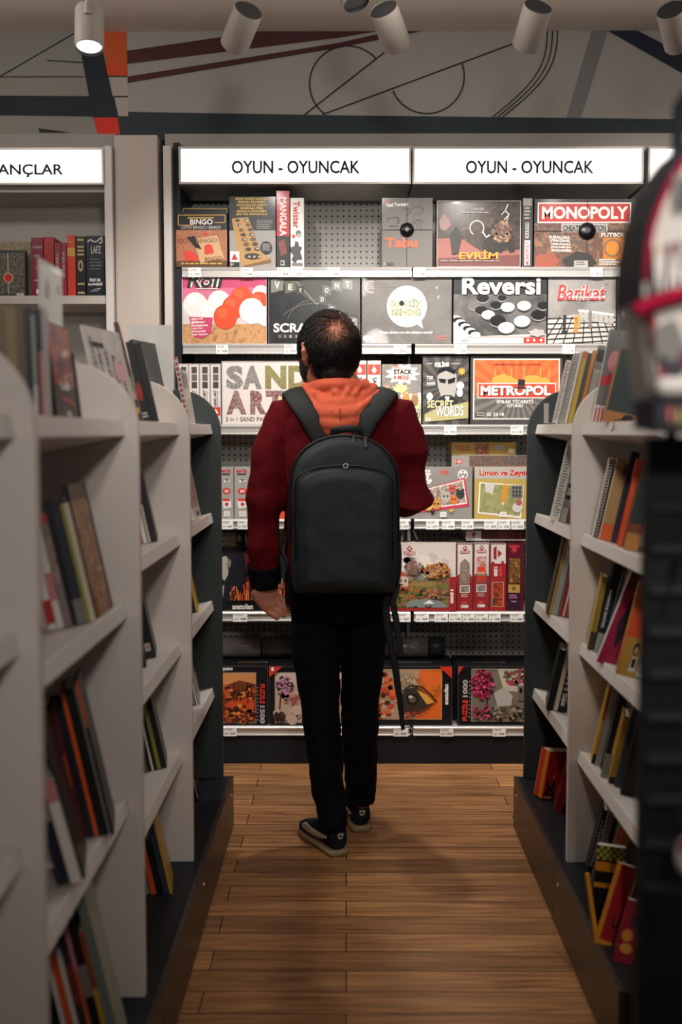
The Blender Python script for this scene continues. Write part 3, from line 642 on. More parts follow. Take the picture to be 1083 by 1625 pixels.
def a_mole(f):
    f.rect(606, 578, 669, 672, mottle('mole_art', [(104, 100, 96), (140, 136, 130), (120, 116, 110)], 14, 0.42, 0.08)); f.poly([(606, 648), (640, 634), (669, 640), (669, 672), (606, 672)], K(188, 196, 140)); f.poly([(606, 628), (669, 622), (669, 640), (640, 634), (606, 650)], K(206, 202, 196))
    f.star(639, 593, 20, 29, 11, K(232, 228, 210), 0.62); f.text('WHAC', 620, 579, 636, 585, K(180, 60, 56), 0.03); f.text('STACK', 625, 586, 655, 594, INK, 0.05); f.text('A MOLE', 624, 595, 650, 602, K(170, 56, 50), 0.05)
    f.star(636, 616, 9, 15, 9, K(200, 196, 140), 0.6)
    for (x, y, m_) in ((631, 634, GRY), (645, 632, K(196, 140, 70)), (659, 634, K(156, 118, 76)), (614, 622, K(190, 130, 90))): f.disc(x, y, 6, m_, 8); f.disc(x, y - 8, 4.5, m_); f.disc(x - 1.6, y - 9, 1, WHT); f.disc(x + 1.6, y - 9, 1, WHT)
    f.text('FUN!', 634, 650, 668, 664, INK, 0.1, shear=0.25, skew=3); f.text('FUN!', 635, 651, 667, 663, WHT, 0.02, shear=0.25, skew=3)
gbox('board_game_box', 'grey stacking game box with starburst title, right of the person', (606, 578, 669, 672), 2, 0.07, K(110, 106, 102), a_mole)
def a_secret(f):
    for i in range(16):
        a0 = i * 22.5; f.poly([(706, 612), (706 + 80 * math.cos(R(a0)), 612 + 80 * math.sin(R(a0))), (706 + 80 * math.cos(R(a0 + 11)), 612 + 80 * math.sin(R(a0 + 11)))], K(92, 89, 86))
    f.text('KELİME', 690, 573, 713, 582, WHT, 0.05); f.lines(677, 576, 688, 579, 1, LGR); f.lines(716, 576, 735, 579, 1, LGR)
    f.poly([(694, 600), (696, 590), (704, 583), (716, 584), (724, 592), (726, 612), (722, 628), (712, 632), (700, 628), (695, 612)], K(176, 172, 166)); f.poly([(693, 596), (697, 584), (712, 581), (724, 588), (722, 594), (708, 588), (698, 592)], BLK)
    f.poly([(696, 600), (708, 601), (707, 608), (698, 606)], BLK); f.poly([(710, 602), (723, 598), (722, 606), (712, 609)], BLK); f.poly([(692, 634), (704, 626), (716, 626), (728, 634), (730, 650), (690, 650)], K(44, 43, 42)); f.poly([(706, 628), (714, 628), (711, 640)], WHT)
    f.text('720', 677, 596, 687, 601, WHT, 0.03); f.text('3600', 677, 605, 691, 610, WHT, 0.03); f.lines(677, 602, 690, 604, 1, LGR); f.lines(677, 611, 690, 613, 1, LGR)
    f.poly([(674, 656), (690, 648), (744, 636), (744, 662), (674, 668)], K(178, 170, 120)); f.text('SECRET', 678, 634, 720, 646, INK, 0.06); f.text('SECRET', 678, 634, 720, 646, K(214, 210, 160), 0.03); f.text('WORDS', 692, 644, 736, 660, INK, 0.06, skew=2); f.text('WORDS', 692, 644, 736, 660, WHT, 0.03, skew=2)
    f.disc(731, 611, 6, WHT); f.disc(730, 622, 5, WHT, 7); f.disc(682, 628, 5, WHT, 6); f.text('KS', 676, 661, 684, 666, WHT, 0.03); f.star(733, 589, 4, 7, 8, YEL)
gbox('board_game_box', 'dark word game box with a drawn man in sunglasses', (671, 565, 744, 672), 2, 0.07, K(66, 64, 62), a_secret)
def a_metro(f):
    f.rect(751, 569, 889, 664, K(228, 220, 212)); f.rect(753, 571, 887, 662, K(96, 92, 88)); f.rect(753, 571, 887, 626, K(222, 98, 52))
    f.clip_rect = (753, 571, 887, 626); k0 = f.k
    for i in range(13): f.k = k0; f.poly([(822, 632), (822 + 120 * math.cos(R(180 + i * 14)), 632 + 120 * math.sin(R(180 + i * 14))), (822 + 120 * math.cos(R(187 + i * 14)), 632 + 120 * math.sin(R(187 + i * 14)))], K(230, 112, 62))
    f.clip_rect = (753, 626, 887, 662)
    for i in range(13): f.k = k0; f.poly([(822, 620), (822 + 120 * math.cos(R(i * 14)), 620 + 120 * math.sin(R(i * 14))), (822 + 120 * math.cos(R(i * 14 + 7)), 620 + 120 * math.sin(R(i * 14 + 7)))], K(122, 118, 112))
    f.clip_rect = None; f.k = k0 + 2
    G_ = K(232, 162, 74)
    for (x, r_) in ((794, 7), (806, 6), (840, 9), (852, 7), (866, 5)): f.disc(x, 604, r_, G_)
    f.poly([(780, 612), (782, 598), (800, 592), (830, 606), (846, 594), (872, 602), (876, 612)], G_)
    for x in (786, 812, 832, 858, 872): f.rect(x - 0.8, 583, x + 0.8, 606, G_)
    f.text('YENİ EMLAK KRALI SİZ OLACAKSINIZ', 784, 575.5, 858, 579.5, K(120, 44, 30), 0.02)
    f.rect(758, 607, 883, 631, WHT); f.rect(759.5, 608.5, 881.5, 629.5, K(206, 70, 44)); f.text('METROPOL', 764, 612, 876, 627.5, K(90, 30, 22), 0.07); f.text('METROPOL', 763, 611, 875, 626.5, WHT, 0.045)
    f.poly([(821, 614), (823, 601), (834, 602), (832, 615)], K(40, 42, 40)); f.line(818, 614, 836, 616, 2.5, K(40, 42, 40)); f.line(822, 612, 833, 613, 2, K(150, 40, 34))
    f.text('EMLAK TİCARETİ', 789, 632, 847, 639, WHT, 0.03); f.text('OYUNU', 805, 640, 830, 645, WHT, 0.03); f.text('60', 773, 653, 780, 659, WHT, 0.02); f.text('2/6', 783, 653, 791, 659, WHT, 0.02); f.text('+8', 793, 653, 800, 659, WHT, 0.02); f.lines(757, 653, 769, 660, 2, LGR)
gbox('board_game_box', 'orange and grey game box with a skyline and a top hat', (747, 565, 893, 672), 2, 0.06, K(72, 68, 66), a_metro)

# --- fourth shelf
def a_baby(f):
    x0, y0, x1, y1 = f.r; w_ = x1 - x0
    f.text('MATİK', x0 + w_ * .12, y0 + 3, x1 - w_ * .15, y0 + 9, K(190, 50, 60), 0.06); f.rect(x0 + w_ * .15, y0 + 10, x1 - w_ * .25, y0 + 13, K(70, 68, 60)); f.poly([(x0 + w_ * .3, y0 + 20), (x1 - w_ * .3, y0 + 24), (x1 - w_ * .3, y0 + 20), (x0 + w_ * .3, y0 + 25)], WHT)
    f.disc((x0 + x1) / 2, y0 + 38, w_ * .3, K(200, 56, 50), 5); f.text('60', x0 + w_ * .35, y0 + 35.5, x1 - w_ * .35, y0 + 40.5, WHT, 0.03); f.poly([(x0 + w_ * .15, y0 + 52), (x1 - w_ * .2, y0 + 50), (x1 - w_ * .15, y0 + 64), (x0 + w_ * .25, y0 + 66)], K(226, 220, 214)); f.rect(x0 + w_ * .2, y0 + 50, x1 - w_ * .25, y0 + 54, K(206, 64, 50))
    f.disc((x0 + x1) / 2, y0 + 59, 3, K(190, 60, 50)); f.rect(x0 + w_ * .28, y0 + 70, x1 - w_ * .28, y0 + 78, WHT); f.text('CO', x0 + w_ * .36, y0 + 72, x1 - w_ * .36, y0 + 76, INK)
gbox('puzzle_box', 'small grey puzzle pack with a red oval, left one beside the bookcase', (349, 741, 371, 823), 3, 0.12, K(160, 156, 150), a_baby, 'puzzle box')
gbox('puzzle_box', 'small grey puzzle pack with a red oval, right one beside the sleeve', (372, 741, 398, 823), 3, 0.12, K(160, 156, 150), a_baby, 'puzzle box')
gbox('puzzle_box', 'orange box mostly hidden behind the sleeve of the person', (399, 729, 470, 823), 3, 0.12, K(214, 84, 48), lambda f: (f.rect(402, 760, 420, 800, K(190, 60, 44)), f.lines(402, 745, 440, 756, 2, WHT)), 'puzzle box')
def a_pet(f):
    f.rect(640, 741, 750, 822, mottle('pet_grey', [(132, 128, 124), (146, 142, 136)], 10, 0.42, 0.08)); f.text('Littlest', 663, 744, 683, 750, WHT, 0.09); f.text('PET', 660, 751, 684, 760, WHT, 0.06); f.text('SHOP', 662, 760, 686, 768, WHT, 0.06)
    f.text('100', 700, 746, 712, 753, K(200, 80, 70), 0.06); f.disc(735, 753, 8, WHT); f.disc(735, 753, 6.5, K(140, 136, 130))
    for (x, y) in ((732, 750), (738, 750), (735, 756)): f.disc(x, y, 2.2, WHT)
    f.poly([(646, 784), (738, 758), (746, 803), (652, 815)], K(196, 60, 84)); f.poly([(652, 782), (736, 761), (742, 799), (654, 810)], WHT); f.poly([(654, 783), (734, 763), (740, 797), (656, 808)], mottle('pet_art', [(96, 104, 70), (180, 176, 160), (120, 84, 60), (196, 190, 176), (150, 96, 70)], 60, 0.42, 0.08))
    for (x, y, r_, m_) in ((708, 788, 8, LGR), (721, 793, 7, K(206, 120, 60)), (731, 784, 7, K(60, 62, 62)), (693, 800, 8, K(196, 140, 70)), (718, 776, 6, K(190, 90, 80)), (680, 803, 7, K(206, 170, 90))): f.disc(x, y, r_, m_); f.disc(x - r_ * .35, y - 1, r_ * .2, INK); f.disc(x + r_ * .35, y - 1, r_ * .2, INK); f.disc(x - r_ * .6, y - r_ * .9, r_ * .35, m_); f.disc(x + r_ * .6, y - r_ * .9, r_ * .35, m_)
    f.rect(699, 812, 709, 820, WHT); f.text('CO', 701, 814, 707, 818, INK); f.poly([(682, 810), (692, 810), (687, 816)], INK); f.poly([(712, 808), (722, 806), (717, 814)], YEL)
gbox('puzzle_box', 'grey jigsaw box picturing small animals, beside the elbow', (640, 741, 750, 823), 3, 0.05, K(140, 136, 130), a_pet, 'puzzle box')
def a_limon(f):
    f.rect(753, 741, 842, 760, K(176, 172, 160)); f.text('Limon ve Zeytin', 761, 746, 840, 757, WHT, 0.08); f.text('Limon ve Zeytin', 761, 746, 840, 757, K(190, 56, 40), 0.045)
    f.poly([(761, 765), (832, 770), (828, 822), (758, 814)], WHT); f.poly([(763, 767), (831, 771), (826, 819), (761, 812)], mottle('limon_art', [(120, 128, 72), (150, 152, 100), (170, 160, 110)], 40, 0.42, 0.08))
    f.poly([(770, 767), (786, 767), (782, 784), (770, 780)], K(200, 196, 190)); f.poly([(800, 768), (808, 770), (802, 798), (796, 796)], K(214, 140, 50)); f.poly([(796, 796), (802, 798), (798, 803)], K(230, 200, 150))
    f.rect(812, 770, 830, 790, K(124, 120, 116))
    for i in range(3):
        for j in range(3): f.rect(814 + i * 5, 772 + j * 6, 817 + i * 5, 776 + j * 6, K(50, 50, 50))
    f.disc(822, 805, 8, K(206, 200, 196)); f.disc(824, 797, 5, K(170, 90, 100)); f.rect(794, 812, 804, 820, WHT); f.text('CO', 796, 814, 802, 818, INK)
gbox('puzzle_box', 'yellow jigsaw box with red title picturing a green field', (753, 741, 842, 823), 3, 0.05, K(184, 158, 84), a_limon, 'puzzle box')
zt2 = at(780, 741, YF + 0.08).z
gbox('puzzle_box', 'flat grey jigsaw box lying on its side under the yellow one', (717, 722, 842, 741), 3, 0.2, K(150, 146, 140), lambda f: (f.rect(745, 723, 842, 740, mottle('flat_art', [(44, 50, 40), (130, 96, 76), (60, 66, 80), (150, 130, 110)], 90, 0.42, 0.08)), f.rect(722, 729, 734, 736, K(180, 70, 66)), f.text('100', 723, 730, 733, 735, WHT)), 'puzzle box', yf=YF + 0.075, z0=at(780, 741, YF + 0.075).z)
gbox('puzzle_box', 'thin yellow jigsaw box lying on top of the flat grey one', (717, 702, 820, 722), 3, 0.2, K(190, 158, 76), lambda f: (f.text('Limon ve', 722, 705, 744, 710, K(200, 100, 70), 0.04), f.text('Zeytin', 726, 711, 746, 717, K(200, 100, 70), 0.04), f.rect(754, 704, 777, 721, mottle('flat_art2', [(90, 100, 60), (180, 90, 70), (190, 176, 150)], 80, 0.42, 0.08)), f.rect(785, 707, 801, 714, LGR), f.rect(808, 712, 817, 719, WHT)), 'puzzle box', yf=YF + 0.075, z0=at(780, 722, YF + 0.075).z)
mb = MB(); zq = at(780, 741, YF + 0.075).z; aa = at(717, 741, YF + .075).x; bb = at(842, 741, YF + .075).x
mb.box((aa, YF + 0.075, ZS[3] + .0005), (bb, YF + 0.28, zq), K(90, 88, 84)); tag(mb.build('puzzle_box'), 'plain grey box standing behind the animal jigsaw, carrying two flat boxes', 'puzzle box', GROUPS[3])

# --- fifth shelf
def a_horse(f):
    f.rect(352, 879, 455, 953, K(24, 26, 34)); f.poly([(352, 884), (360, 882), (364, 896), (362, 912), (356, 922), (352, 916)], K(170, 162, 150)); f.poly([(352, 930), (356, 928), (354, 946), (352, 946)], K(150, 140, 130))
    FLM = (K(190, 70, 28), K(224, 120, 50), K(120, 40, 20), K(230, 160, 90), K(70, 24, 18))
    rq = random.Random(4)
    for i in range(60):
        x = rq.uniform(364, 452); h_ = rq.uniform(8, 40) * (1 if x > 384 else .6); f.pline([(x, 952), (x + rq.uniform(-3, 3), 952 - h_ * .5), (x + rq.uniform(-5, 5), 952 - h_)], rq.uniform(.8, 2.2), FLM[i % 5])
    f.poly([(388, 878), (400, 878), (399, 900), (391, 906)], K(90, 26, 30)); f.blobs(394, 892, 6, 14, 24, 1, 2.4, (K(110, 30, 34), K(60, 20, 26)), 5); f.poly([(362, 884), (368, 890), (366, 900), (362, 896)], K(120, 112, 104))
    f.text('anatolian', 369, 957, 402, 966, WHT, 0.03); f.rect(442, 950, 454, 966, K(200, 70, 40))
gbox('puzzle_box', 'black jigsaw box picturing a white horse in flames, by the hand', (349, 877, 456, 969), 4, 0.05, BLK, a_horse, 'puzzle box')
mb = MB(); zq = at(380, 869, YF + 0.09).z; aa = at(349, 869, YF + .09).x; bb = at(440, 869, YF + .09).x
mb.box((aa, YF + 0.09, ZS[4] + .0005), (bb, YF + 0.3, zq), BLK); tag(mb.build('puzzle_box'), 'plain black box standing behind the horse jigsaw box', 'puzzle box', GROUPS[4])
gbox('puzzle_box', 'flat black jigsaw box with a dark picture above the horse box', (349, 840, 440, 869), 4, 0.2, BLK, lambda f: (f.rect(352, 841, 375, 867, mottle('dark_art', [(20, 22, 18), (120, 100, 76), (44, 40, 34), (150, 90, 60)], 70, 0.42, 0.08)), f.lines(378, 848, 383, 860, 5, LGR), f.text('1000', 389, 846, 393, 866, WHT, 0.02, rot=-90)), 'puzzle box', yf=YF + 0.09, z0=at(380, 869, YF + 0.09).z)
DRD = K(150, 36, 40)
def logo(f, x, y, s):
    f.poly([(x - 5 * s, y), (x, y - 5 * s), (x + 5 * s, y), (x, y + 5 * s)], DRD); f.poly([(x - 2.4 * s, y), (x, y - 2.4 * s), (x + 2.4 * s, y), (x, y + 1.2 * s)], WHT); f.rect(x - 9 * s, y + 4.5 * s, x + 9 * s, y + 9.5 * s, DRD); f.text('ART PUZZLE', x - 8 * s, y + 5.6 * s, x + 8 * s, y + 8.4 * s, WHT, 0.03)
GRN = K(72, 78, 40); DGN = K(44, 52, 30); OCH = K(150, 120, 70); RUS = K(160, 92, 46); MAU = K(130, 92, 84); SKY = K(206, 196, 188); CLD = K(190, 178, 170)
def a_cottage(f):
    f.rect(588, 862, 724, 968, K(206, 196, 188)); f.rect(588, 864, 714, 963, SKY); f.blobs(650, 895, 60, 14, 40, 5, 12, (SKY, CLD, K(214, 206, 198)), 3)
    f.poly([(588, 918), (612, 914), (640, 908), (672, 916), (714, 908), (714, 963), (588, 963)], OCH); f.blobs(650, 918, 66, 6, 50, 2, 5, (K(128, 134, 110), MAU, K(110, 118, 90), GRN), 4)
    f.poly([(588, 936), (640, 928), (680, 930), (714, 924), (714, 963), (588, 963)], K(112, 108, 60)); f.blobs(640, 945, 54, 14, 110, 1.5, 4.5, (GRN, DGN, OCH, RUS, K(150, 84, 60), K(120, 112, 60)), 5); f.blobs(692, 942, 22, 8, 50, 1.5, 4, (RUS, K(170, 110, 80), MAU, GRN), 6)
    f.poly([(636, 963), (652, 952), (674, 949), (700, 953), (712, 963)], K(124, 132, 128)); f.poly([(672, 957), (682, 951), (690, 957)], WHT); f.blobs(650, 962, 50, 2, 30, 1.5, 3, (DGN, GRN), 7)
    f.line(694, 912, 698, 942, 1.6, K(104, 78, 50)); f.line(703, 915, 700, 942, 1.2, K(104, 78, 50)); f.blobs(694, 904, 20, 12, 90, 1.5, 4, (RUS, K(176, 116, 58), K(150, 80, 40), K(190, 140, 80)), 8); f.blobs(656, 899, 14, 9, 50, 1.5, 4, (MAU, K(150, 130, 118), K(120, 100, 92)), 9)
    f.poly([(630, 915), (640, 908), (648, 915), (648, 930), (630, 930)], K(196, 174, 158)); f.poly([(627, 917), (638, 905), (651, 916), (640, 913)], K(176, 74, 60)); f.rect(635, 918, 638, 923, K(90, 64, 50)); f.rect(642, 918, 645, 923, K(90, 64, 50)); f.blobs(636, 931, 12, 4, 26, 1.2, 2.6, (K(190, 70, 56), K(206, 120, 90), GRN), 10)
    f.rect(588, 963, 724, 968, DRD); f.rect(713, 914, 724, 968, DRD); f.text('1500', 715, 934, 720, 956, WHT, 0.04, rot=90); logo(f, 650, 870, 1.0)
gbox('puzzle_box', 'pale jigsaw box picturing a country cottage and autumn tree', (588, 861, 724, 969), 4, 0.06, K(200, 190, 182), a_cottage, 'puzzle box')
PALE = K(210, 200, 194)
def a_e1(f):
    x0, y0, x1, y1 = f.r; xm = (x0 + x1) / 2
    f.rect(x0, y0 + 52, x1, y1, DRD); f.rect(x0 + 2, y0 + 49, x0 + 7, y0 + 53, DRD); f.rect(x1 - 8, y0 + 49, x1 - 3, y0 + 53, DRD); logo(f, xm, y0 + 8, 0.85)
    f.poly([(xm - 8, y0 + 32), (xm, y0 + 24), (xm + 8, y0 + 32), (xm + 8, y0 + 64), (xm - 8, y0 + 64)], mottle('edge_art_a', [(90, 76, 60), (150, 130, 110), (110, 96, 90), (190, 176, 160)], 80, 0.42, 0.08)); f.rect(xm - 8, y0 + 66, xm + 8, y0 + 78, WHT); f.rect(xm - 7, y0 + 67, xm + 7, y0 + 77, mottle('edge_art_b', [(100, 90, 84), (150, 140, 130)], 80, 0.42, 0.08))
    f.lines(xm - 6, y0 + 80, xm + 6, y0 + 86, 2, LGR); f.text('1500', xm - 6, y0 + 97, xm + 6, y0 + 102, WHT, 0.05); f.rect(xm - 4, y0 + 93, xm + 4, y0 + 95, K(200, 90, 90))
gbox('puzzle_box', 'narrow red and white jigsaw box edge with a house, next to the cottage', (725, 862, 751, 969), 4, 0.28, PALE, a_e1, 'puzzle box', rim=K(120, 40, 44))
def a_e2(f):
    a_e1(f); x0, y0, x1, y1 = f.r; xm = (x0 + x1) / 2
    f.rect(xm - 8, y0 + 22, xm + 8, y0 + 50, mottle('edge_art_c', [(140, 130, 124), (190, 180, 174), (196, 60, 40), (160, 150, 140)], 60, 0.42, 0.08)); f.rect(xm - 6, y0 + 38, xm + 6, y0 + 46, K(206, 60, 36)); f.rect(xm - 8, y0 + 52, xm + 8, y0 + 62, K(170, 60, 44))
gbox('puzzle_box', 'narrow red and white jigsaw box edge with a bright red patch', (752, 861, 777, 969), 4, 0.28, PALE, a_e2, 'puzzle box', rim=K(120, 40, 44))
def a_e3(f):
    f.rect(778, 894, 804, 969, DRD); f.rect(780, 891, 785, 895, DRD); f.rect(796, 890, 800, 895, DRD); f.poly([(783, 870), (788, 866), (788, 888), (783, 886)], DRD); f.poly([(790, 872), (797, 878), (790, 884)], DRD); f.text('1500', 784, 899, 790, 914, WHT, 0.05, rot=90); f.rect(792, 899, 797, 914, K(190, 60, 60))
    f.rect(781, 923, 800, 962, K(190, 160, 120)); f.rect(782, 924, 799, 961, mottle('edge_art_d', [(40, 30, 26), (190, 70, 40), (90, 40, 30), (60, 60, 50)], 60, 0.42, 0.08))
gbox('puzzle_box', 'narrow jigsaw box edge with sideways number and dark figures picture', (778, 862, 804, 969), 4, 0.28, PALE, a_e3, 'puzzle box', rim=K(120, 40, 44))
def a_e4(f):
    f.disc(816, 873, 5, DRD); f.rect(808, 865, 824, 869, K(190, 50, 60)); f.disc(816, 872, 3, K(190, 60, 90)); f.rect(808, 886, 826, 925, mottle('edge_art_e', [(40, 24, 20), (140, 96, 44), (70, 40, 30), (170, 130, 60)], 60, 0.42, 0.08)); f.rect(807, 927, 826, 940, K(176, 140, 70)); f.disc(816, 933, 3, K(110, 80, 40)); f.rect(807, 941, 826, 966, K(50, 26, 46)); f.lines(809, 943, 824, 950, 2, K(190, 120, 160)); f.lines(812, 953, 821, 956, 1, LGR)
gbox('puzzle_box', 'dark maroon jigsaw box edge with gold picture, at the right end', (805, 861, 832, 969), 4, 0.28, K(84, 22, 34), a_e4, 'puzzle box')
gbox('puzzle_box', 'flat jigsaw box lying across the red box edges', (740, 842, 842, 858), 4, 0.2, K(190, 180, 174), lambda f: (f.rect(764, 842, 842, 855, K(70, 34, 34)), f.rect(786, 842, 830, 855, mottle('flat_art3', [(50, 24, 26), (110, 40, 44), (90, 60, 40)], 60, 0.42, 0.08)), f.poly([(748, 846), (756, 844), (752, 854)], DRD)), 'puzzle box', yf=YF + 0.03, z0=at(780, 858.6, YF + 0.03).z + 0.001)

# --- lowest shelf
ANB = K(20, 20, 23)
def tri(f, x, y, s): f.poly([(x, y), (x + s, y), (x + (s if s > 0 else 0), y + abs(s))], K(206, 50, 34))
def a_p1(f):
    f.rect(352, 1067, 407, 1149, K(150, 140, 130)); f.rect(353, 1068, 406, 1148, K(120, 56, 34)); f.poly([(353, 1068), (406, 1068), (406, 1086), (380, 1080), (353, 1090)], K(206, 140, 84))
    O3 = (K(206, 96, 44), K(150, 64, 36), K(84, 40, 28), K(222, 130, 60), K(60, 34, 28))
    for i in range(16): f.rect(353 + (i * 13) % 48, 1086 + (i * 7) % 24, 361 + (i * 13) % 48, 1100 + (i * 7) % 24, O3[i % 5])
    f.poly([(356, 1120), (376, 1106), (404, 1112), (404, 1126), (366, 1130)], K(196, 76, 40)); f.blobs(380, 1134, 26, 14, 80, 1.5, 5, O3, 2); f.blobs(380, 1100, 26, 10, 40, 1, 3, O3, 3); f.line(372, 1084, 372, 1112, 1.5, K(50, 30, 24)); f.line(394, 1082, 394, 1116, 1.2, K(50, 30, 24))
    f.text('anatolian', 349, 1059, 370, 1065, WHT, 0.03, rot=180)
    f.text('PUZZLE', 413, 1085, 421, 1117, K(214, 60, 40), 0.05, rot=90); f.text('1500', 413, 1120, 421, 1149, LGR, 0.05, rot=90); f.lines(409, 1090, 411, 1148, 10, LGR, 0.3)
gbox('puzzle_box', 'black jigsaw box with an orange town picture, left on the lowest shelf', (349, 1056, 426, 1152), 5, 0.06, ANB, a_p1, 'puzzle box', rim=K(70, 66, 62))
def a_p2(f):
    f.rect(436, 1067, 552, 1149, K(150, 140, 130)); f.rect(437, 1068, 551, 1148, K(196, 166, 146)); f.rect(437, 1068, 551, 1088, K(206, 182, 166)); f.blobs(500, 1110, 60, 9, 50, 3, 8, (K(170, 110, 100), K(150, 90, 84), K(196, 140, 126)), 1); f.blobs(500, 1134, 60, 12, 40, 4, 9, (K(206, 180, 160), K(190, 156, 138), K(176, 130, 116)), 2)
    f.line(444, 1126, 448, 1076, 2, K(50, 34, 32)); f.line(447, 1096, 462, 1082, 1.4, K(50, 34, 32)); f.blobs(452, 1088, 13, 15, 90, 1.2, 3.2, (K(190, 130, 160), K(120, 70, 96), K(206, 160, 180), K(60, 40, 46)), 3); f.blobs(520, 1086, 26, 12, 60, 1.5, 4, (K(190, 130, 130), K(150, 90, 90)), 4)
    f.blobs(444, 1138, 10, 9, 50, 1.2, 3, (K(50, 34, 30), K(80, 54, 44)), 5); f.poly([(427, 1056), (450, 1056), (428, 1074)], K(206, 50, 34)); f.text('1', 431, 1058, 435, 1064, WHT, .03)
gbox('puzzle_box', 'black jigsaw box with a pink pond picture, behind the left leg', (427, 1056, 560, 1152), 5, 0.06, ANB, a_p2, 'puzzle box', rim=K(70, 66, 62))
def a_p3(f):
    f.rect(575, 1062, 702, 1143, K(196, 150, 110)); f.rect(576, 1063, 701, 1142, K(222, 104, 40)); f.poly([(576, 1063), (668, 1063), (655, 1090), (660, 1142), (576, 1142)], K(176, 150, 124)); f.blobs(604, 1104, 28, 36, 130, 2, 6, (K(196, 80, 44), K(150, 60, 36), K(206, 170, 140), K(80, 44, 34), K(222, 110, 60)), 1); f.blobs(650, 1080, 14, 14, 40, 2, 5, (K(190, 170, 140), K(170, 140, 110)), 2)
    for i in range(7): f.pline([(636 + i * 5, 1066 + i), (640 + i * 5, 1080), (638 + i * 6, 1090)], .8, K(120, 96, 76))
    f.poly([(638, 1102), (646, 1093), (662, 1090), (676, 1101), (691, 1115), (680, 1121), (664, 1130), (644, 1130), (636, 1118)], K(56, 46, 38)); f.poly([(662, 1094), (678, 1103), (690, 1115), (678, 1118), (668, 1104)], K(214, 160, 70)); f.disc(655, 1110, 10, K(26, 24, 24), 9); f.disc(655, 1110, 6, K(90, 80, 70), 5.4); f.disc(652, 1106, 3.4, K(206, 200, 190), 2.4); f.pline([(638, 1098), (652, 1087), (670, 1090), (684, 1102), (694, 1114)], 2.4, K(40, 32, 28)); f.pline([(642, 1128), (664, 1134), (684, 1124)], 1.4, K(60, 44, 36))
    f.blobs(692, 1094, 8, 9, 26, .6, 1.6, (K(196, 150, 50), K(150, 90, 40)), 3); f.blobs(648, 1134, 12, 6, 30, 1, 3, (K(120, 60, 40), K(180, 80, 40)), 4)
    f.text('anatolian', 705, 1085, 712, 1118, WHT, 0.04, rot=-90); f.poly([(696, 1056), (718, 1056), (717, 1076)], K(206, 50, 34)); f.rect(576, 1059, 600, 1061, LGR)
gbox('puzzle_box', 'black jigsaw box with an orange picture of a big eye', (562, 1056, 718, 1152), 5, 0.06, ANB, a_p3, 'puzzle box', rim=K(70, 66, 62))
def a_p4(f):
    f.rect(748, 1061, 842, 1146, K(150, 140, 130)); f.rect(749, 1062, 841, 1145, K(120, 112, 96)); f.poly([(790, 1062), (841, 1062), (841, 1100), (800, 1096)], K(196, 184, 160)); f.blobs(820, 1074, 20, 12, 50, 2, 5, (K(206, 190, 150), K(120, 110, 90), K(170, 60, 90), K(90, 90, 70)), 1); f.blobs(806, 1132, 34, 12, 80, 1.5, 4.5, (K(44, 44, 34), K(90, 84, 64), K(120, 70, 70), K(150, 140, 120)), 2); f.rect(822, 1088, 836, 1112, K(110, 100, 92)); f.rect(825, 1092, 829, 1100, BLK)
    f.poly([(784, 1100), (800, 1090), (814, 1104), (812, 1120), (790, 1122)], K(176, 172, 166)); f.line(772, 1100, 776, 1142, 2.4, K(50, 36, 30)); f.blobs(766, 1086, 17, 24, 190, 1.2, 3.4, (K(190, 44, 84), K(120, 24, 50), K(214, 90, 130), K(60, 20, 32), K(150, 34, 66)), 3); f.blobs(766, 1130, 16, 12, 60, 1.2, 3, (K(150, 40, 70), K(60, 26, 30), K(190, 80, 110)), 4); f.blobs(836, 1080, 6, 18, 40, 1, 2.6, (K(190, 44, 84), K(120, 24, 50)), 5)
    f.text('PUZZLE', 734, 1110, 742, 1144, K(214, 60, 40), 0.05, rot=-90); f.text('1000', 734, 1078, 742, 1106, LGR, 0.05, rot=-90); f.lines(744, 1080, 746, 1143, 10, LGR, 0.3); f.poly([(727, 1056), (735, 1056), (727, 1070)], K(206, 50, 34))
gbox('puzzle_box', 'black jigsaw box with pink blossom street, right on the lowest shelf', (726, 1056, 842, 1152), 5, 0.06, ANB, a_p4, 'puzzle box', rim=K(70, 66, 62))
for i, (xa, xb, lb) in enumerate(((349, 470, 'left'), (600, 716, 'middle'), (720, 842, 'right'))):
    a = at(xa, 1046, YF + 0.1); b = at(xb, 1046, YF + 0.1); mb = MB(); mb.box((a.x, YF + 0.095, ZS[5] + 0.0005), (b.x, YF + 0.2, at(541, 1047, YF + .1).z), ANB)
    f = Face(mb, (xa, 1047, xb, 1056), (a.x, YF + 0.095, at(541, 1056, YF + .1).z), (b.x - a.x, 0, 0), (0, 0, 0.02), (0, -1, 0)); f.k = 3; f.lines(xa + 30, 1049, xb - 30, 1054, 1, mottle('edge_strip', [(150, 60, 40), (120, 130, 90), (170, 160, 150)], 60, 0.3)); 
    tag(mb.build('puzzle_box'), 'black jigsaw box standing in the second line of the lowest shelf, %s' % lb, 'puzzle box', GROUPS[5])
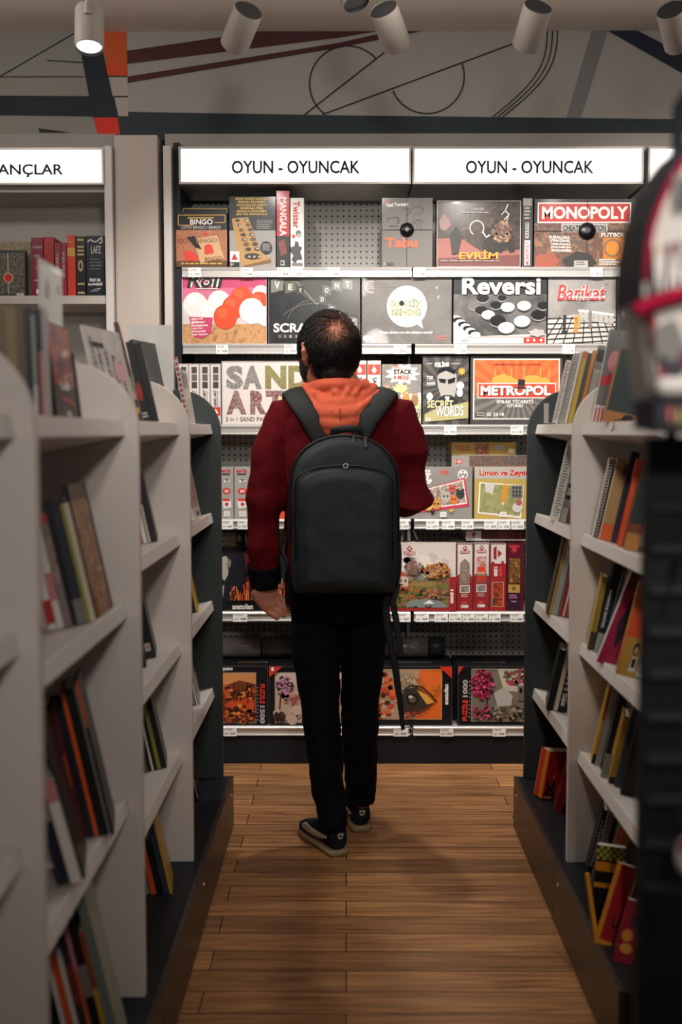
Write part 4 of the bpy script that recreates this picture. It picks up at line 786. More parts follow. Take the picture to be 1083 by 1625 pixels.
# rolled mats lying over the rear boxes
for (xa, xb, m_, lb) in ((349, 415, K(150, 142, 136), 'pale grey rolled mat at the left end above the lowest jigsaws'), (417, 474, K(104, 98, 94), 'darker grey rolled mat behind the left leg above the jigsaws'), (612, 679, K(112, 106, 102), 'grey wrapped roll right of the legs above the jigsaws'), (681, 706, K(48, 50, 54), 'short black wrapped roll beside the grey roll')):
    yc = YF + 0.15; a = at(xa, 1020, yc); b = at(xb, 1020, yc); r_ = 0.043; zc = at(541, 1047, YF + .1).z + r_ + 0.001
    mb = MB(); mb.tube([(a.x, yc, zc), (a.x + .004, yc, zc), (b.x - .004, yc, zc), (b.x, yc, zc)], [r_ * .93, r_, r_, r_ * .93], m_, 24); o = mb.build('rolled_mat', None, (a.x, yc, zc - r_)); tag(o, lb, 'rolled mat', 'rolled mats on the lowest shelf')
    mb = MB(); mb.tube([(b.x - .001, yc, zc), (b.x + .0015, yc, zc)], [r_ * .5, r_ * .5], BLK, 16); mb.build('core', o)

# ------------------------------------------------------------------ price tags in the rails
def ptag(row, xa, xb, label):
    z = ZS[row]; yy = YF - 0.002; a = at(xa, 685, yy); b = at(xb, 685, yy)
    ym = 685 + (EYE - z) * F / YF + 8
    a = at(xa, ym, yy); b = at(xb, ym, yy); mb = MB(); mb.box((a.x, yy, z - 0.040), (b.x, yy + 0.0014, z - 0.004), PAPER)
    f = Face(mb, (0, 0, 22, 15), (a.x, yy, z - 0.040), (b.x - a.x, 0, 0), (0, 0, 0.036), (0, -1, 0)); f.k = 2
    f.lines(2, 2, 17, 6, 2, col(120, 118, 114, .6), 0.5); f.text('%d,%02d' % (40 + (xa * 7) % 160, (xa * 3) % 10 * 10), 11, 8.5, 19.5, 12.5, INK, 0.03); f.rect(2, 9, 8, 9.8, col(150, 146, 142, .6)); f.rect(2, 11, 7, 11.8, col(150, 146, 142, .6))
    o = mb.build('price_tag', None, ((a.x + b.x) / 2, yy, z - 0.04)); tag(o, label, 'price tag', 'price tags in the shelf rails')
for row, xa, xb, lb in (
    (0, 299, 319, 'price tag on the top rail under the bingo box'), (0, 382, 402, 'price tag on the top rail under the wooden pit board game'), (0, 440, 460, 'price tag on the top rail under the red box edge'),
    (0, 461, 481, 'price tag on the top rail under the white party game edge'), (0, 520, 540, 'price tag on the top rail under the empty pegboard'), (0, 656, 676, 'price tag on the top rail under the orange titled guessing game'), (0, 937, 957, 'price tag on the top rail under the red banner game'),
    (1, 343, 362, 'price tag on the second rail under the pink ball game'), (1, 451, 471, 'price tag on the second rail beside the head'), (1, 625, 646, 'price tag on the second rail under the speech bubble game'), (1, 721, 741, 'price tag on the second rail under the round counters game'), (1, 893, 913, 'price tag on the second rail under the maze game'),
    (2, 705, 725, 'price tag on the third rail under the sunglasses man game'), (2, 811, 831, 'price tag on the third rail under the top hat game'),
    (3, 352, 370, 'price tag on the fourth rail beside the dark bookcase end'), (3, 377, 393, 'price tag on the fourth rail beside the hanging sleeve'), (3, 633, 649, 'price tag on the fourth rail just under the elbow'), (3, 677, 697, 'price tag under the left half of the animal jigsaw'), (3, 702, 722, 'price tag under the middle of the animal jigsaw'),
    (3, 733, 752, 'price tag under the right end of the animal jigsaw'), (3, 769, 790, 'price tag under the left part of the yellow jigsaw'), (3, 791, 810, 'price tag under the middle of the yellow jigsaw'), (3, 812, 832, 'price tag under the right end of the yellow jigsaw'),
    (4, 370, 393, 'price tag under the horse in flames jigsaw'), (4, 629, 652, 'price tag under the left part of the cottage jigsaw'), (4, 660, 681, 'price tag under the middle of the cottage jigsaw'), (4, 690, 711, 'price tag under the right part of the cottage jigsaw'), (4, 713, 733, 'price tag below the gap between cottage and house edge'),
    (4, 734, 754, 'price tag under the house picture jigsaw edge'), (4, 755, 775, 'price tag under the red patch jigsaw edge'), (4, 776, 795, 'price tag under the sideways number jigsaw edge'), (4, 810, 831, 'price tag under the dark maroon jigsaw edge'),
    (5, 355, 376, 'price tag under the orange town jigsaw'), (5, 625, 648, 'price tag on the lowest rail beside the dangling strap'), (5, 699, 720, 'price tag under the right end of the big eye jigsaw'), (5, 782, 803, 'price tag under the pink blossom street jigsaw')):
    ptag(row, xa, xb, lb)

# ================================================================== BOOK WALL UNIT (left)
u2 = empty('wall_bookshelf', (-1.4, YF, 0)); tag(u2, 'white wall bookshelf with red and black books, left of the pillar', 'bookshelf')
xr = at(180, 400, YF).x; xl = xr - 0.95
UW = col(188, 180, 172, 0.5)
mb = MB(); mb.box((xr - 0.03, YF - 0.01, 0), (xr, YB, at(170, 232, YF).z), col(206, 200, 196, 0.5)); mb.build('side_upright', u2, bevel=0.002)
mb = MB(); mb.box((xl - 0.03, YF - 0.01, 0), (xl, YB, at(170, 232, YF).z), UW); mb.build('side_upright', u2, bevel=0.002)
mb = MB(); mb.box((xl, YB - 0.06, 0), (xr - 0.03, YB - 0.04, 2.46), UW); mb.build('back_panel', u2)
ZB = at(80, 469, YF).z
for z in (ZB, ZB - 0.36, ZB - 0.72, ZB - 1.08, ZB - 1.44):
    mb = MB(); mb.box((xl, YF, z - 0.033), (xr - 0.03, YB - 0.06, z), UW); mb.build('shelf', u2, bevel=0.002)
mb = MB(); mb.box((xl - 0.03, YF + 0.05, 2.43), (xr + 0.002, YB, at(541, 212, YF + 0.05).z), col(150, 143, 136, 0.55)); mb.build('cornice', u2)
mb = MB(); mb.box((xl, YF + 0.03, 2.27), (xr - 0.03, YB - 0.06, 2.29), UW); mb.build('top_board', u2)
sign(-203, 164, [('İNANÇLAR', -35, 254, 99.5, 281)], 'lit white header sign ending NANÇLAR over the red books', 234, 293)

def sbook(rect, T, base, label, art=None, yf=YF + 0.03, W=0.13):
    """upright book with its spine (or cover) to the front, on the wall bookshelf"""
    x0, y0, x1, y1 = rect; a = at(x0, (y0 + y1) / 2, yf); b = at(x1, (y0 + y1) / 2, yf); zt = at(x0, y0, yf).z
    mb = MB(); X0, X1 = a.x + .0006, b.x - .0006; t = 0.0022; z0 = ZB + .0005
    mb.box((X0, yf, z0), (X1, yf + t, zt), base); mb.box((X0, yf + t, z0), (X0 + t, yf + W, zt), base); mb.box((X1 - t, yf + t, z0), (X1, yf + W, zt), base)
    f = Face(mb, rect, (X0, yf, z0), (X1 - X0, 0, 0), (0, 0, zt - z0), (0, -1, 0)); f.k = 2
    if art: art(f)
    o = mb.build('book', None, ((X0 + X1) / 2, yf, z0)); tag(o, label, 'book', 'books on the white wall shelf')
    mb = MB(); mb.box((X0 + t, yf + t, z0 + .002), (X1 - t, yf + W - .003, zt - .003), PAPER); mb.build('pages', o)
BUR = col(120, 26, 48, .4)
sbook((-12, 383, 50, 469), 0, mottle('ornate', [(150, 130, 104), (96, 90, 70), (170, 150, 120), (70, 80, 70)], 160, .4), 'ornate patterned book standing behind the dark cover with red gem', yf=YF + .075, W=.03)
sbook((-14, 397, 41, 469), 0, col(28, 32, 32, .35), 'dark ornate book cover with a round red gem, facing out', lambda f: (f.rect(-12, 401, 39, 465, mottle('ornate2', [(24, 28, 26), (120, 112, 90), (50, 54, 46), (90, 84, 70)], 110, .4)), f.line(13, 402, 13, 466, 1.5, LGR), f.disc(13, 440, 8, K(180, 160, 120)), f.disc(13, 440, 6, K(190, 30, 24)), f.rect(26, 464, 38, 468, LGR)), yf=YF + .03, W=.03)
sbook((50, 377, 69, 469), 0, BUR, 'burgundy book spine, widest of the wine red ones', lambda f: (f.text('KURAN', 53, 390, 67, 394, LGR, .03), f.lines(54, 404, 66, 409, 2, LGR), f.disc(60, 424, 5, K(160, 60, 84)), f.lines(53, 443, 67, 446, 1, LGR), f.rect(57, 458, 62, 465, WHT)))
sbook((70, 376, 86, 469), 0, col(160, 32, 30, .4), 'bright red tall book next to the burgundy spine')
sbook((87, 385, 97, 469), 0, col(130, 40, 56, .4), 'left of two thin wine red spines with silver print', lambda f: f.text('TEFSİR', 89, 400, 94, 440, LGR, .02, rot=90))
sbook((97.5, 385, 106, 469), 0, col(140, 36, 56, .4), 'right of two thin wine red spines with silver print', lambda f: f.text('KELİME', 99, 400, 104, 440, LGR, .02, rot=90))
sbook((107, 373, 120, 469), 0, col(196, 56, 34, .4), 'orange red spine with a gold band', lambda f: (f.rect(107, 393, 120, 406, GOLD), f.lines(109, 383, 118, 386, 1, GOLD)))
sbook((121, 375, 136, 469), 0, col(22, 22, 22, .4), 'black spine with gold ornaments', lambda f: (f.disc(128, 421, 4, K(176, 156, 110), 9), f.disc(128, 421, 2, BLK, 5), [f.rect(123, y, 134, y + 3, K(176, 156, 110)) for y in (379, 390, 396, 402, 448, 462)]))
sbook((137, 374, 166, 469), 0, col(24, 28, 38, .4), 'wide navy black book at the right end with white lettering', lambda f: (f.pline([(139, 384), (144, 380), (150, 384), (156, 382), (162, 376), (163, 384), (158, 386)], 1.6, WHT), f.text('LAFZ', 145, 390, 161, 402, LGR, .02), f.lines(143, 410, 162, 430, 4, GRY, .3), f.text('PROF. DR.', 142, 441, 160, 446, WHT, .04), f.text('ALFABESİ', 139, 447, 163, 452, WHT, .04), f.pline([(143, 462), (150, 458), (160, 456), (152, 461), (146, 460)], 1, LGR)))
# ================================================================== BOOKCASES ALONG THE AISLE
TILT = 12.0
PANY = [1.51, 2.26, 3.0, 3.745]
ZN = [1.360, 1.068, 0.776, 0.482]           # shelf lip heights
ZA = [1.360, 0.995, 0.595]
XPN = {-1: 0.415, 1: 0.598}; XLP = {-1: 0.447, 1: 0.628}; XPL = {-1: 0.382, 1: 0.567}
def panel_profile(s):
    xp = XPN[s]; r_ = 0.138; pts = [(s * xp, 0.172), (s * xp, 1.335)]
    for i in range(1, 13):
        a = R(90 * i / 12); pts.append((s * (xp + r_ - r_ * math.cos(a)), 1.335 + r_ * math.sin(a)))
    pts += [(s * (xp + 0.36), 1.473), (s * (xp + 0.36), 0.172)]
    return pts
def bookcase(s, y0, y1, zs, dark, label, bracket=False):
    xl = XLP[s]; xb = xl + 0.26
    root = empty('bookcase', (s * (xl + 0.1), (y0 + y1) / 2, 0)); tag(root, label, 'bookcase', 'bookcases lining the aisle')
    mb = MB(); mb.prism(panel_profile(s), 'y', y1, y1 + 0.022, CHAR if dark else WHITE); p = mb.build('side_panel', root, recalc=True, bevel=0.0015)
    ya, yb = y0 + 0.0235, y1 - 0.001
    mb = MB(); mb.box((min(s * xb, s * (xb + 0.02)), ya, 0.172), (max(s * xb, s * (xb + 0.02)), yb, 1.45), DARK if dark else WHITE); mb.build('back_panel', root)
    c, sn = math.cos(R(TILT)), math.sin(R(TILT))
    for k, z in enumerate(zs):
        mb = MB(); mb.obox((s * xl, 0, z), (s * c, 0, -sn), (0, 1, 0), (-s * -sn * 1.0, 0, c), (0, ya, -0.033), (0.245, yb, -0.0005), EDGE)
        sh = mb.build('shelf', root, recalc=True, bevel=0.0015)
        if bracket:
            pr = [(s * (xl + 0.03), z - 0.045), (s * (xl + 0.24), z - 0.09), (s * (xl + 0.24), z - 0.125), (s * (xl + 0.06), z - 0.088), (s * (xl + 0.04), z - 0.078), (s * (xl + 0.031), z - 0.064)]
            mb = MB(); mb.prism(pr, 'y', ya + 0.30, ya + 0.33, EDGE); mb.build('bracket', sh, recalc=True)
    mb = MB(); mb.box((min(s * (XPL[s] + .014), s * (xb + .02)), y0 + .0225, 0), (max(s * (XPL[s] + .014), s * (xb + .02)), y1 + 0.022, 0.172), DARK); mb.build('plinth', root)
    mb = MB(); mb.box((min(s * XPL[s], s * (XPL[s] + .0135)), y0 + 0.0245, 0.004), (max(s * XPL[s], s * (XPL[s] + .0135)), y1 + 0.020, 0.175), PLINTH); d = mb.build('drawer_front', root, bevel=0.001)
    mb = MB(); mb.tube([(s * XPL[s], y1 - 0.04, 0.125), (s * (XPL[s] - 0.002), y1 - 0.04, 0.125)], 0.006, STEEL, 12); mb.build('lock', d)
bookcase(-1, 0.76, 1.51, ZN, False, 'nearest left bookcase, mostly cut off at the edge of the frame')
bookcase(-1, 1.51, 2.26, ZA, False, 'second left bookcase, with only three tall shelves of leaning books')
bookcase(-1, 2.26, 3.00, ZN, False, 'third left bookcase, with black books and four white shelves')
bookcase(-1, 3.00, 3.745, ZN, True, 'far left bookcase ending in a dark rounded panel', True)
bookcase(1, 2.26, 3.00, ZN, False, 'right bookcase with red and orange books next to the black stand')
bookcase(1, 3.00, 3.745, ZN, True, 'far right bookcase ending in a dark rounded panel', True)

GRP = {}
PG = col(206, 200, 188, 0.7)
def book(s, zs, Y, px, tpx, ytop, spine, label, cover=None, W=0.13, tilt=TILT, yaw=None, near=None, art=None, face=None, name='book', cat='book', group=None, flatshelf=False, Ht=None, hard=False):
    """s side, zs lip height, Y of the near edge, px = photo column of its lower aisle-side corner, tpx its thickness there"""
    sc = F / Y
    P = at(px, 685, Y); xl = XLP[s]; z = zs - max(0.0, abs(P.x) - xl) * (0 if flatshelf else math.tan(R(TILT))) + 0.0012
    P = Vector((P.x, Y, z)); T = tpx / sc
    yaw = -math.degrees(math.atan2(abs(P.x), Y)) * 0.9 if yaw is None else yaw
    c, sn = math.cos(R(tilt)), math.sin(R(tilt)); cy, sy = math.cos(R(yaw)), math.sin(R(yaw))
    t0 = Vector((s * cy, sy, 0)); wv = Vector((-s * sy, cy, 0)); Z = Vector((0, 0, 1))
    t = t0 * c - Z * sn; u = t0 * sn + Z * c
    H_ = Ht if Ht else (at(px, ytop, Y).z - z) / c
    mb = MB(); b = min(0.0022 if hard else 0.0012, T * 0.3); cov = cover or spine
    mb.obox(P, t, wv, u, (0, 0, 0), (b, W, H_), cov); mb.obox(P, t, wv, u, (T - b, 0, 0), (T, W, H_), cov)
    nearspine = near is None
    if nearspine: mb.obox(P, t, wv, u, (b, 0, 0), (T - b, b, H_), spine)
    else: mb.obox(P, t, wv, u, (b, W - b, 0), (T - b, W, H_), spine)
    if face:      # near edge art, 100 x 100 units
        f = Face(mb, (0, 0, 100, 100) if s < 0 else (100, 0, 0, 100), P + (t * T if s < 0 else t * T), (t * -T), u * H_, -wv); f.k = 4; face(f)
    if art:       # front cover art, 100 x 100 units
        f = Face(mb, (0, 0, 100, 100), P if s < 0 else P + wv * W, wv * W * (1 if s < 0 else -1), u * H_, -t); f.k = 4; art(f)
    o = mb.build(name, None, P); tag(o, label, cat, group or 'books on the %s shelves' % ('left' if s < 0 else 'right'))
    e = min(0.003, H_ * 0.02); mb = MB()
    mb.obox(P, t, wv, u, (b, b if nearspine else e, e), (T - b, W - e if nearspine else W - b, H_ - e), near or PG); mb.build('pages', o)
    return o
def bands(*bs):      # ((y0,y1,material),...)
    return lambda f: [f.rect(0, a, 100, b, m) for a, b, m in bs]
def title(t, m, y0=15, y1=70, rot=90, bold=0.03, x0=25, x1=75):
    return lambda f: f.text(t, x0, y0, x1, y1, m, bold, rot=rot)
c_ = lambda r, g, b: col(r, g, b, 0.45, 0.0, 0.15)
NVY = c_(26, 30, 44); BK = c_(18, 19, 21); WT = c_(214, 208, 200); GY = c_(122, 118, 114); LG = c_(170, 165, 158); RD = c_(180, 36, 36); OR = c_(220, 88, 34); YL = c_(196, 150, 50); OLV = c_(128, 116, 66); MRN = c_(92, 24, 34); TEA = c_(38, 50, 50); BRN = c_(110, 72, 42); PNK = c_(196, 120, 126); CRM = c_(206, 196, 168); SAGE = c_(150, 154, 140)

# ---- left bookcase nearest visible bay, top shelf
zt = 1.360
for px, t, yt, m, lb, fc in (
    (80, 7, 488, LG, 'pale grey book standing left of the dark illustrated cover', None), (72.5, 4.5, 490, PNK, 'thin pink spine among the blurred upright books', bands((0, 40, NVY))),
    (68, 6, 492, BK, 'thin black spine beside the pink one on the top left shelf', None), (62, 5, 500, c_(150, 164, 150), 'thin pale green spine among the blurred upright books', bands((70, 100, WT))),
    (57, 11, 488, NVY, 'navy upright spine right of the tan blurred books', None), (46, 13, 484, c_(104, 84, 56), 'brown blurred book, right of the olive one at the left edge', None),
    (33, 16, 486, c_(138, 122, 78), 'olive blurred thick book near the left edge of the frame', None), (17, 15, 484, c_(120, 100, 72), 'tan blurred book at the left edge, top shelf', None)):
    book(-1, zt, 1.82, px, t, yt, m, lb, tilt=1.5, W=0.15, face=fc, flatshelf=True, group='upright books on the near top left shelf')
def a_dark(f):
    f.rect(3, 2, 97, 66, mottle('dark_cover', [(24, 20, 26), (120, 30, 36), (40, 28, 44), (210, 80, 40), (30, 26, 32), (130, 110, 130)], 42, .35, .3)); f.text('Lab', 30, 60, 75, 70, WT, .05); f.poly([(25, 76), (85, 82), (88, 88), (30, 80)], RD); f.disc(55, 96, 12, LG, 4)
book(-1, zt, 2.0, 92, 8, 509, BK, 'dark illustrated book cover in red and orange with a red slash', BK, W=0.155, tilt=6, yaw=0, art=a_dark, flatshelf=True)
book(-1, zt, 2.19, 130, 9, 560, BK, 'plain black book just behind the dark illustrated cover', BK, W=0.05, tilt=6, flatshelf=True)
# clear sign holder behind it
P0 = at(74, 685, 2.0); P0 = Vector((P0.x - 0.006, 2.0, 1.3612)); mb = MB(); hgt = 1.638 - P0.z
ACR = col(214, 212, 208, 0.08, 0.0, 0.6)
mb.obox(P0, (-1, 0, 0), (0, 1, 0), (0, 0, 1), (0, 0, 0), (0.0035, 0.152, hgt), ACR); mb.obox(P0, (-1, 0, 0), (0, 1, 0), (0, 0, 1), (0.0035, 0, 0), (0.05, 0.152, 0.003), ACR)
so = mb.build('sign_holder', None, P0, recalc=True); tag(so, 'clear holder with a printed white notice above the dark illustrated cover', 'sign')
mb = MB(); mb.obox(P0, (1, 0, 0), (0, 1, 0), (0, 0, 1), (0.0004, 0.006, 0.02), (0.001, 0.146, hgt - 0.012), PAPER)
f = Face(mb, (0, 0, 100, 200), P0 + Vector((0.001, 0.006, 0.02)), (0, 0.14, 0), (0, 0, hgt - 0.032), (1, 0, 0)); f.k = 3
GD = c_(84, 80, 78); f.arc(24, 30, 12, 0, 360, 1.5, GD); f.text('d', 18, 20, 28, 38, GD); f.lines(74, 18, 90, 32, 3, GD, .4)
f.text('DEĞERLİ', 34, 78, 72, 84, GD, .05); f.text('MÜŞTERİMİZ', 12, 92, 88, 99, GD, .05); f.text('TEŞEKKÜRLER', 28, 104, 76, 110, GD, .05)
mb.build('notice', so)

# ---- left third bay, top shelf
def a_mag(f):
    f.rect(0, 0, 100, 100, mottle('magazine', [(206, 200, 194), (186, 180, 174), (196, 186, 180)], 20, .5)); f.rect(10, 16, 45, 22, BK)
    for i, t in enumerate(('ÇOK', 'YENİ', 'ŞEHİR', 'ROMAN', 'DÜNYA')): f.text(t, 6 + i * 18, 10 + i * 6, 16 + i * 18, 50 + i * 7, c_(120, 112, 106), .05, rot=90)
    f.rect(62, 36, 92, 56, c_(206, 160, 156)); f.lines(8, 62, 60, 90, 5, LG, .4)
book(-1, zt, 2.40, 165, 4, 515, WT, 'white magazine with grey vertical lettering, leaning on the top left shelf', WT, W=0.2, tilt=13, yaw=11, art=a_mag, name='magazine', cat='magazine', flatshelf=True)
book(-1, zt, 2.64, 226, 7, 511, c_(86, 36, 34), 'dark red book leaning behind the white magazine', c_(86, 36, 34), W=0.12, tilt=13, flatshelf=True, face=bands((55, 70, c_(110, 140, 110)), (70, 78, c_(200, 150, 130)), (86, 92, YL)))
book(-1, zt, 2.72, 240, 12, 541, BK, 'black book with a red patch on its spine, top left shelf', BK, W=0.1, tilt=12, flatshelf=True, face=lambda f: (f.disc(40, 62, 30, RD, 12), f.lines(10, 88, 90, 96, 2, WT)))
book(-1, zt, 2.73, 252, 11, 543, BK, 'plain black book in front of the red patched one', BK, W=0.1, tilt=12, flatshelf=True)
# ---- left far bay, top shelf
book(-1, zt, 3.10, 238, 6, 538, c_(78, 80, 80), 'dark grey book cover leaning before the white card', c_(78, 80, 80), W=0.16, tilt=12, yaw=13, flatshelf=True, art=lambda f: (f.lines(15, 20, 30, 70, 8, LG, .5), f.line(5, 0, 5, 100, 2, GY)))
book(-1, zt, 3.30, 283, 7, 563, c_(206, 88, 50), 'orange topped thin book right of the dark grey cover', c_(90, 86, 84), W=0.13, tilt=10, flatshelf=True, face=bands((0, 50, c_(206, 88, 50)), (50, 100, c_(60, 58, 58))))
book(-1, zt, 3.42, 301, 6, 566, c_(200, 190, 184), 'thin book edge with red and white speckles, far left top shelf', WT, W=0.1, tilt=10, flatshelf=True, face=lambda f: [f.rect(20, i * 8, 90, i * 8 + 4, RD) for i in range(12)])
book(-1, zt, 3.50, 300, 5, 585, WT, 'white book cover closest to the dark left end panel', WT, W=0.16, tilt=9, yaw=0, flatshelf=True, art=lambda f: (f.rect(10, 6, 80, 34, mottle('sketch', [(206, 200, 194), (120, 116, 110), (196, 190, 186)], 90, .5))))
P1 = at(205, 516, 3.27); P2 = at(273, 516, 3.27)
mb = MB(); mb.box((P1.x, 3.27, 1.3612), (P2.x, 3.273, P1.z), PAPER); mb.box((P1.x, 3.273, 1.3612), (P2.x, 3.33, 1.364), PAPER)
tag(mb.build('sign_card', None, (P1.x, 3.27, 1.3612)), 'blank white card standing upright on the far left bookcase', 'sign')

# ---- left second bay: middle shelf
zt = 0.995
TIG = mottle('tiger', [(40, 26, 18), (176, 110, 50), (90, 52, 28), (200, 140, 76), (30, 22, 18)], 34, .4, .3, 1.2)
def a_tiger(f): f.rect(0, 0, 88, 100, TIG); f.rect(0, 0, 100, 12, BRN); f.rect(60, 66, 88, 68, LG); f.rect(88, 0, 100, 100, TEA)
book(-1, zt, 2.06, 150, 7, 770, TEA, 'tall brown and black striped picture book cover, middle left shelf', TEA, W=0.14, yaw=0, art=a_tiger)
for px, t, yt, m, lb, fc in (
    (147, 7, 797, CRM, 'thin cream spine leaning against the striped cover', None), (139.5, 5, 799, c_(150, 140, 60), 'thin yellow green spine next to the cream one', None),
    (134, 15, 790, c_(40, 46, 56), 'dark slate blue spine in the middle left stack', bands((0, 8, c_(30, 34, 42)), (80, 100, GY))), (118, 7, 800, BK, 'black spine left of the slate blue one', None),
    (110, 12, 814, c_(130, 116, 110), 'grey patterned spine with a rust coloured top', bands((0, 8, c_(170, 60, 40)), (20, 60, mottle('pat', [(60, 60, 58), (160, 140, 130), (120, 70, 66)], 90, .5)))),
    (97, 11, 818, WT, 'white spine with pink smudges in the middle left stack', bands((50, 75, PNK))), (85, 12, 828, WT, 'white spine with a bright red band at its foot', bands((72, 94, RD))), (72, 8, 838, c_(180, 150, 146), 'pale pink spine at the back of the middle left stack', None)):
    book(-1, zt, 2.03, px, t, yt, m, lb, W=0.13, face=fc)
# ---- left second bay: lower shelf
zt = 0.595
for px, t, yt, m, lb, fc in (
    (172, 4, 1078, BK, 'thin black front book with an orange corner, lower left shelf', bands((0, 30, OR))), (167, 3.5, 1086, GY, 'thin grey spine behind the black front book', None), (163, 15, 1088, BK, 'thick black spine between the grey and orange ones', None),
    (147, 6, 1098, c_(230, 96, 36), 'bright orange thin spine in the lower left stack', None), (140, 11, 1099, NVY, 'navy black spine left of the bright orange one', None), (128, 9, 1122, MRN, 'maroon spine with orange lettering, lower left shelf', lambda f: f.text('SANAT', 30, 35, 70, 60, OR, .04, rot=90)),
    (118, 15, 1118, BK, 'thick black spine left of the maroon one', bands((84, 97, c_(190, 60, 40)))), (102, 12, 1130, BK, 'last black spine at the back of the lower left stack', None)):
    book(-1, zt, 2.04, px, t, yt, m, lb, W=0.13, face=fc)
book(-1, 0.608, 1.80, 124, 5, 1150, c_(44, 56, 50), 'tall dark green edged book sliding over the shelf lip', BK, W=0.15, tilt=14)
book(-1, 0.608, 1.79, 118, 17, 1232, WT, 'large white block with a pink top, overhanging the lower left shelf', WT, W=0.15, tilt=14, face=bands((0, 22, PNK)))
book(-1, 0.608, 1.79, 98, 18, 1300, NVY, 'dark navy book left of the large white block', NVY, W=0.15, tilt=14)
# ---- left second bay: on the plinth
zt = 0.174
for px, t, yt, m, lb, fc in (
    (189, 15, 1418, SAGE, 'pale sage green book, front one on the lowest left ledge', bands((0, 100, c_(112, 120, 112)))), (173, 8, 1474, YL, 'yellow brown spine on the lowest left ledge', bands((0, 40, c_(150, 70, 40)))), (164, 14, 1450, BK, 'black spine behind the yellow brown one', bands((30, 50, GY))),
    (149, 7, 1466, c_(196, 96, 60), 'orange pink thin spine on the lowest left ledge', bands((0, 30, PNK))), (141, 12, 1480, c_(46, 42, 44), 'charcoal spine with rust marks, lowest left ledge', bands((20, 50, c_(120, 50, 40)))), (128, 8, 1500, WT, 'white thin spine on the lowest left ledge', None),
    (119, 11, 1510, OR, 'red orange thick spine near the frame bottom', None), (107, 8, 1516, WT, 'white spine left of the red orange one, at the frame bottom', None)):
    book(-1, zt, 1.98, px, t, yt, m, lb, W=0.15, tilt=12, face=fc, flatshelf=True)
# ---- left third bay, lower shelves
zt = 1.068
for px, t, yt, m, lb in ((248, 9, 706, c_(36, 24, 30), 'dark plum book, front one on the second shelf, third left bay'), (238, 5, 800, LG, 'short pale grey spine beside the dark plum book'), (232, 6, 780, WT, 'white spine in the third left bay, second shelf'), (225, 6, 790, c_(170, 90, 90), 'dusty red spine in the third left bay, second shelf')):
    book(-1, zt, 2.82, px, t, yt, m, lb, W=0.12)
zt = 0.776
book(-1, zt, 2.82, 244, 18, 900, BK, 'black folder with a small white label, third left bay', BK, W=0.12, face=lambda f: (f.rect(20, 83, 70, 92, LG), f.rect(40, 86, 52, 89, RD)))
book(-1, zt, 2.70, 228, 14, 985, BK, 'short black folder nearer than the labelled one', BK, W=0.1)
zt = 0.482
for px, t, yt, m, lb in ((259, 9, 1094, BK, 'black front book on the fourth shelf, third left bay'), (250, 6, 1098, c_(140, 130, 56), 'olive yellow spine on the fourth shelf, third left bay'), (243.5, 5, 1102, BK, 'thin black spine beside the olive yellow one'), (238, 3, 1106, WT, 'thin white spine on the fourth shelf, third left bay'), (234, 5, 1108, BK, 'last black spine on the fourth shelf, third left bay'), (228, 10, 1110, c_(90, 96, 72), 'moss green spine on the fourth shelf, third left bay')):
    book(-1, zt, 2.84, px, t, yt, m, lb, W=0.11)
zt = 0.174
for px, t, yt, m, lb in ((266, 4, 1294, YL, 'thin yellow book on the lowest ledge, third left bay'), (261, 9, 1306, c_(46, 56, 74), 'slate blue book behind the thin yellow one'), (250, 8, 1330, BK, 'black book on the lowest ledge, third left bay'), (240, 9, 1350, c_(206, 86, 40), 'orange book on the lowest ledge, third left bay'), (229, 8, 1400, c_(110, 140, 140), 'pale teal book on the lowest ledge, third left bay')):
    book(-1, zt, 2.78, px, t, yt, m, lb, W=0.13, flatshelf=True)
# ---- left far bay, lower shelves
book(-1, 1.068, 3.45, 307, 4, 728, WT, 'pale comic cover with barcode, far left bay', WT, W=0.17, tilt=11, yaw=0, art=lambda f: (f.rect(2, 3, 94, 80, mottle('comic', [(206, 170, 150), (150, 90, 76), (214, 190, 176), (170, 120, 100)], 60, .4)), f.rect(40, 88, 85, 96, WT), [f.rect(44 + i * 4, 88, 46 + i * 4, 95, BK) for i in range(9)]))
for px, t, yt, m, lb in ((313, 4, 880, YL, 'yellow spine on the third shelf, far left bay'), (308, 4, 890, BK, 'black spine beside the yellow one, far left bay'), (303, 5, 905, OLV, 'olive spine at the back, far left bay')):
    book(-1, 0.776, 3.52, px, t, yt, m, lb, W=0.12)
for px, t, yt, m, lb in ((314, 2.5, 1012, LG, 'thin pale grey magazine, front one on the fourth far left shelf'), (310.5, 2.5, 1016, WT, 'thin white magazine on the fourth far left shelf'), (307, 4, 1020, GY, 'grey magazine at the back of the fourth far left shelf')):
    book(-1, 0.482, 3.52, px, t, yt, m, lb, W=0.12, name='magazine', cat='magazine')
book(-1, 0.174, 3.50, 314, 5, 1195, BK, 'black book with thin white edge lines on the far left ledge', BK, W=0.12, flatshelf=True, face=lambda f: (f.line(20, 30, 20, 95, 14, WT), f.disc(60, 60, 20, c_(150, 50, 44), 5)))

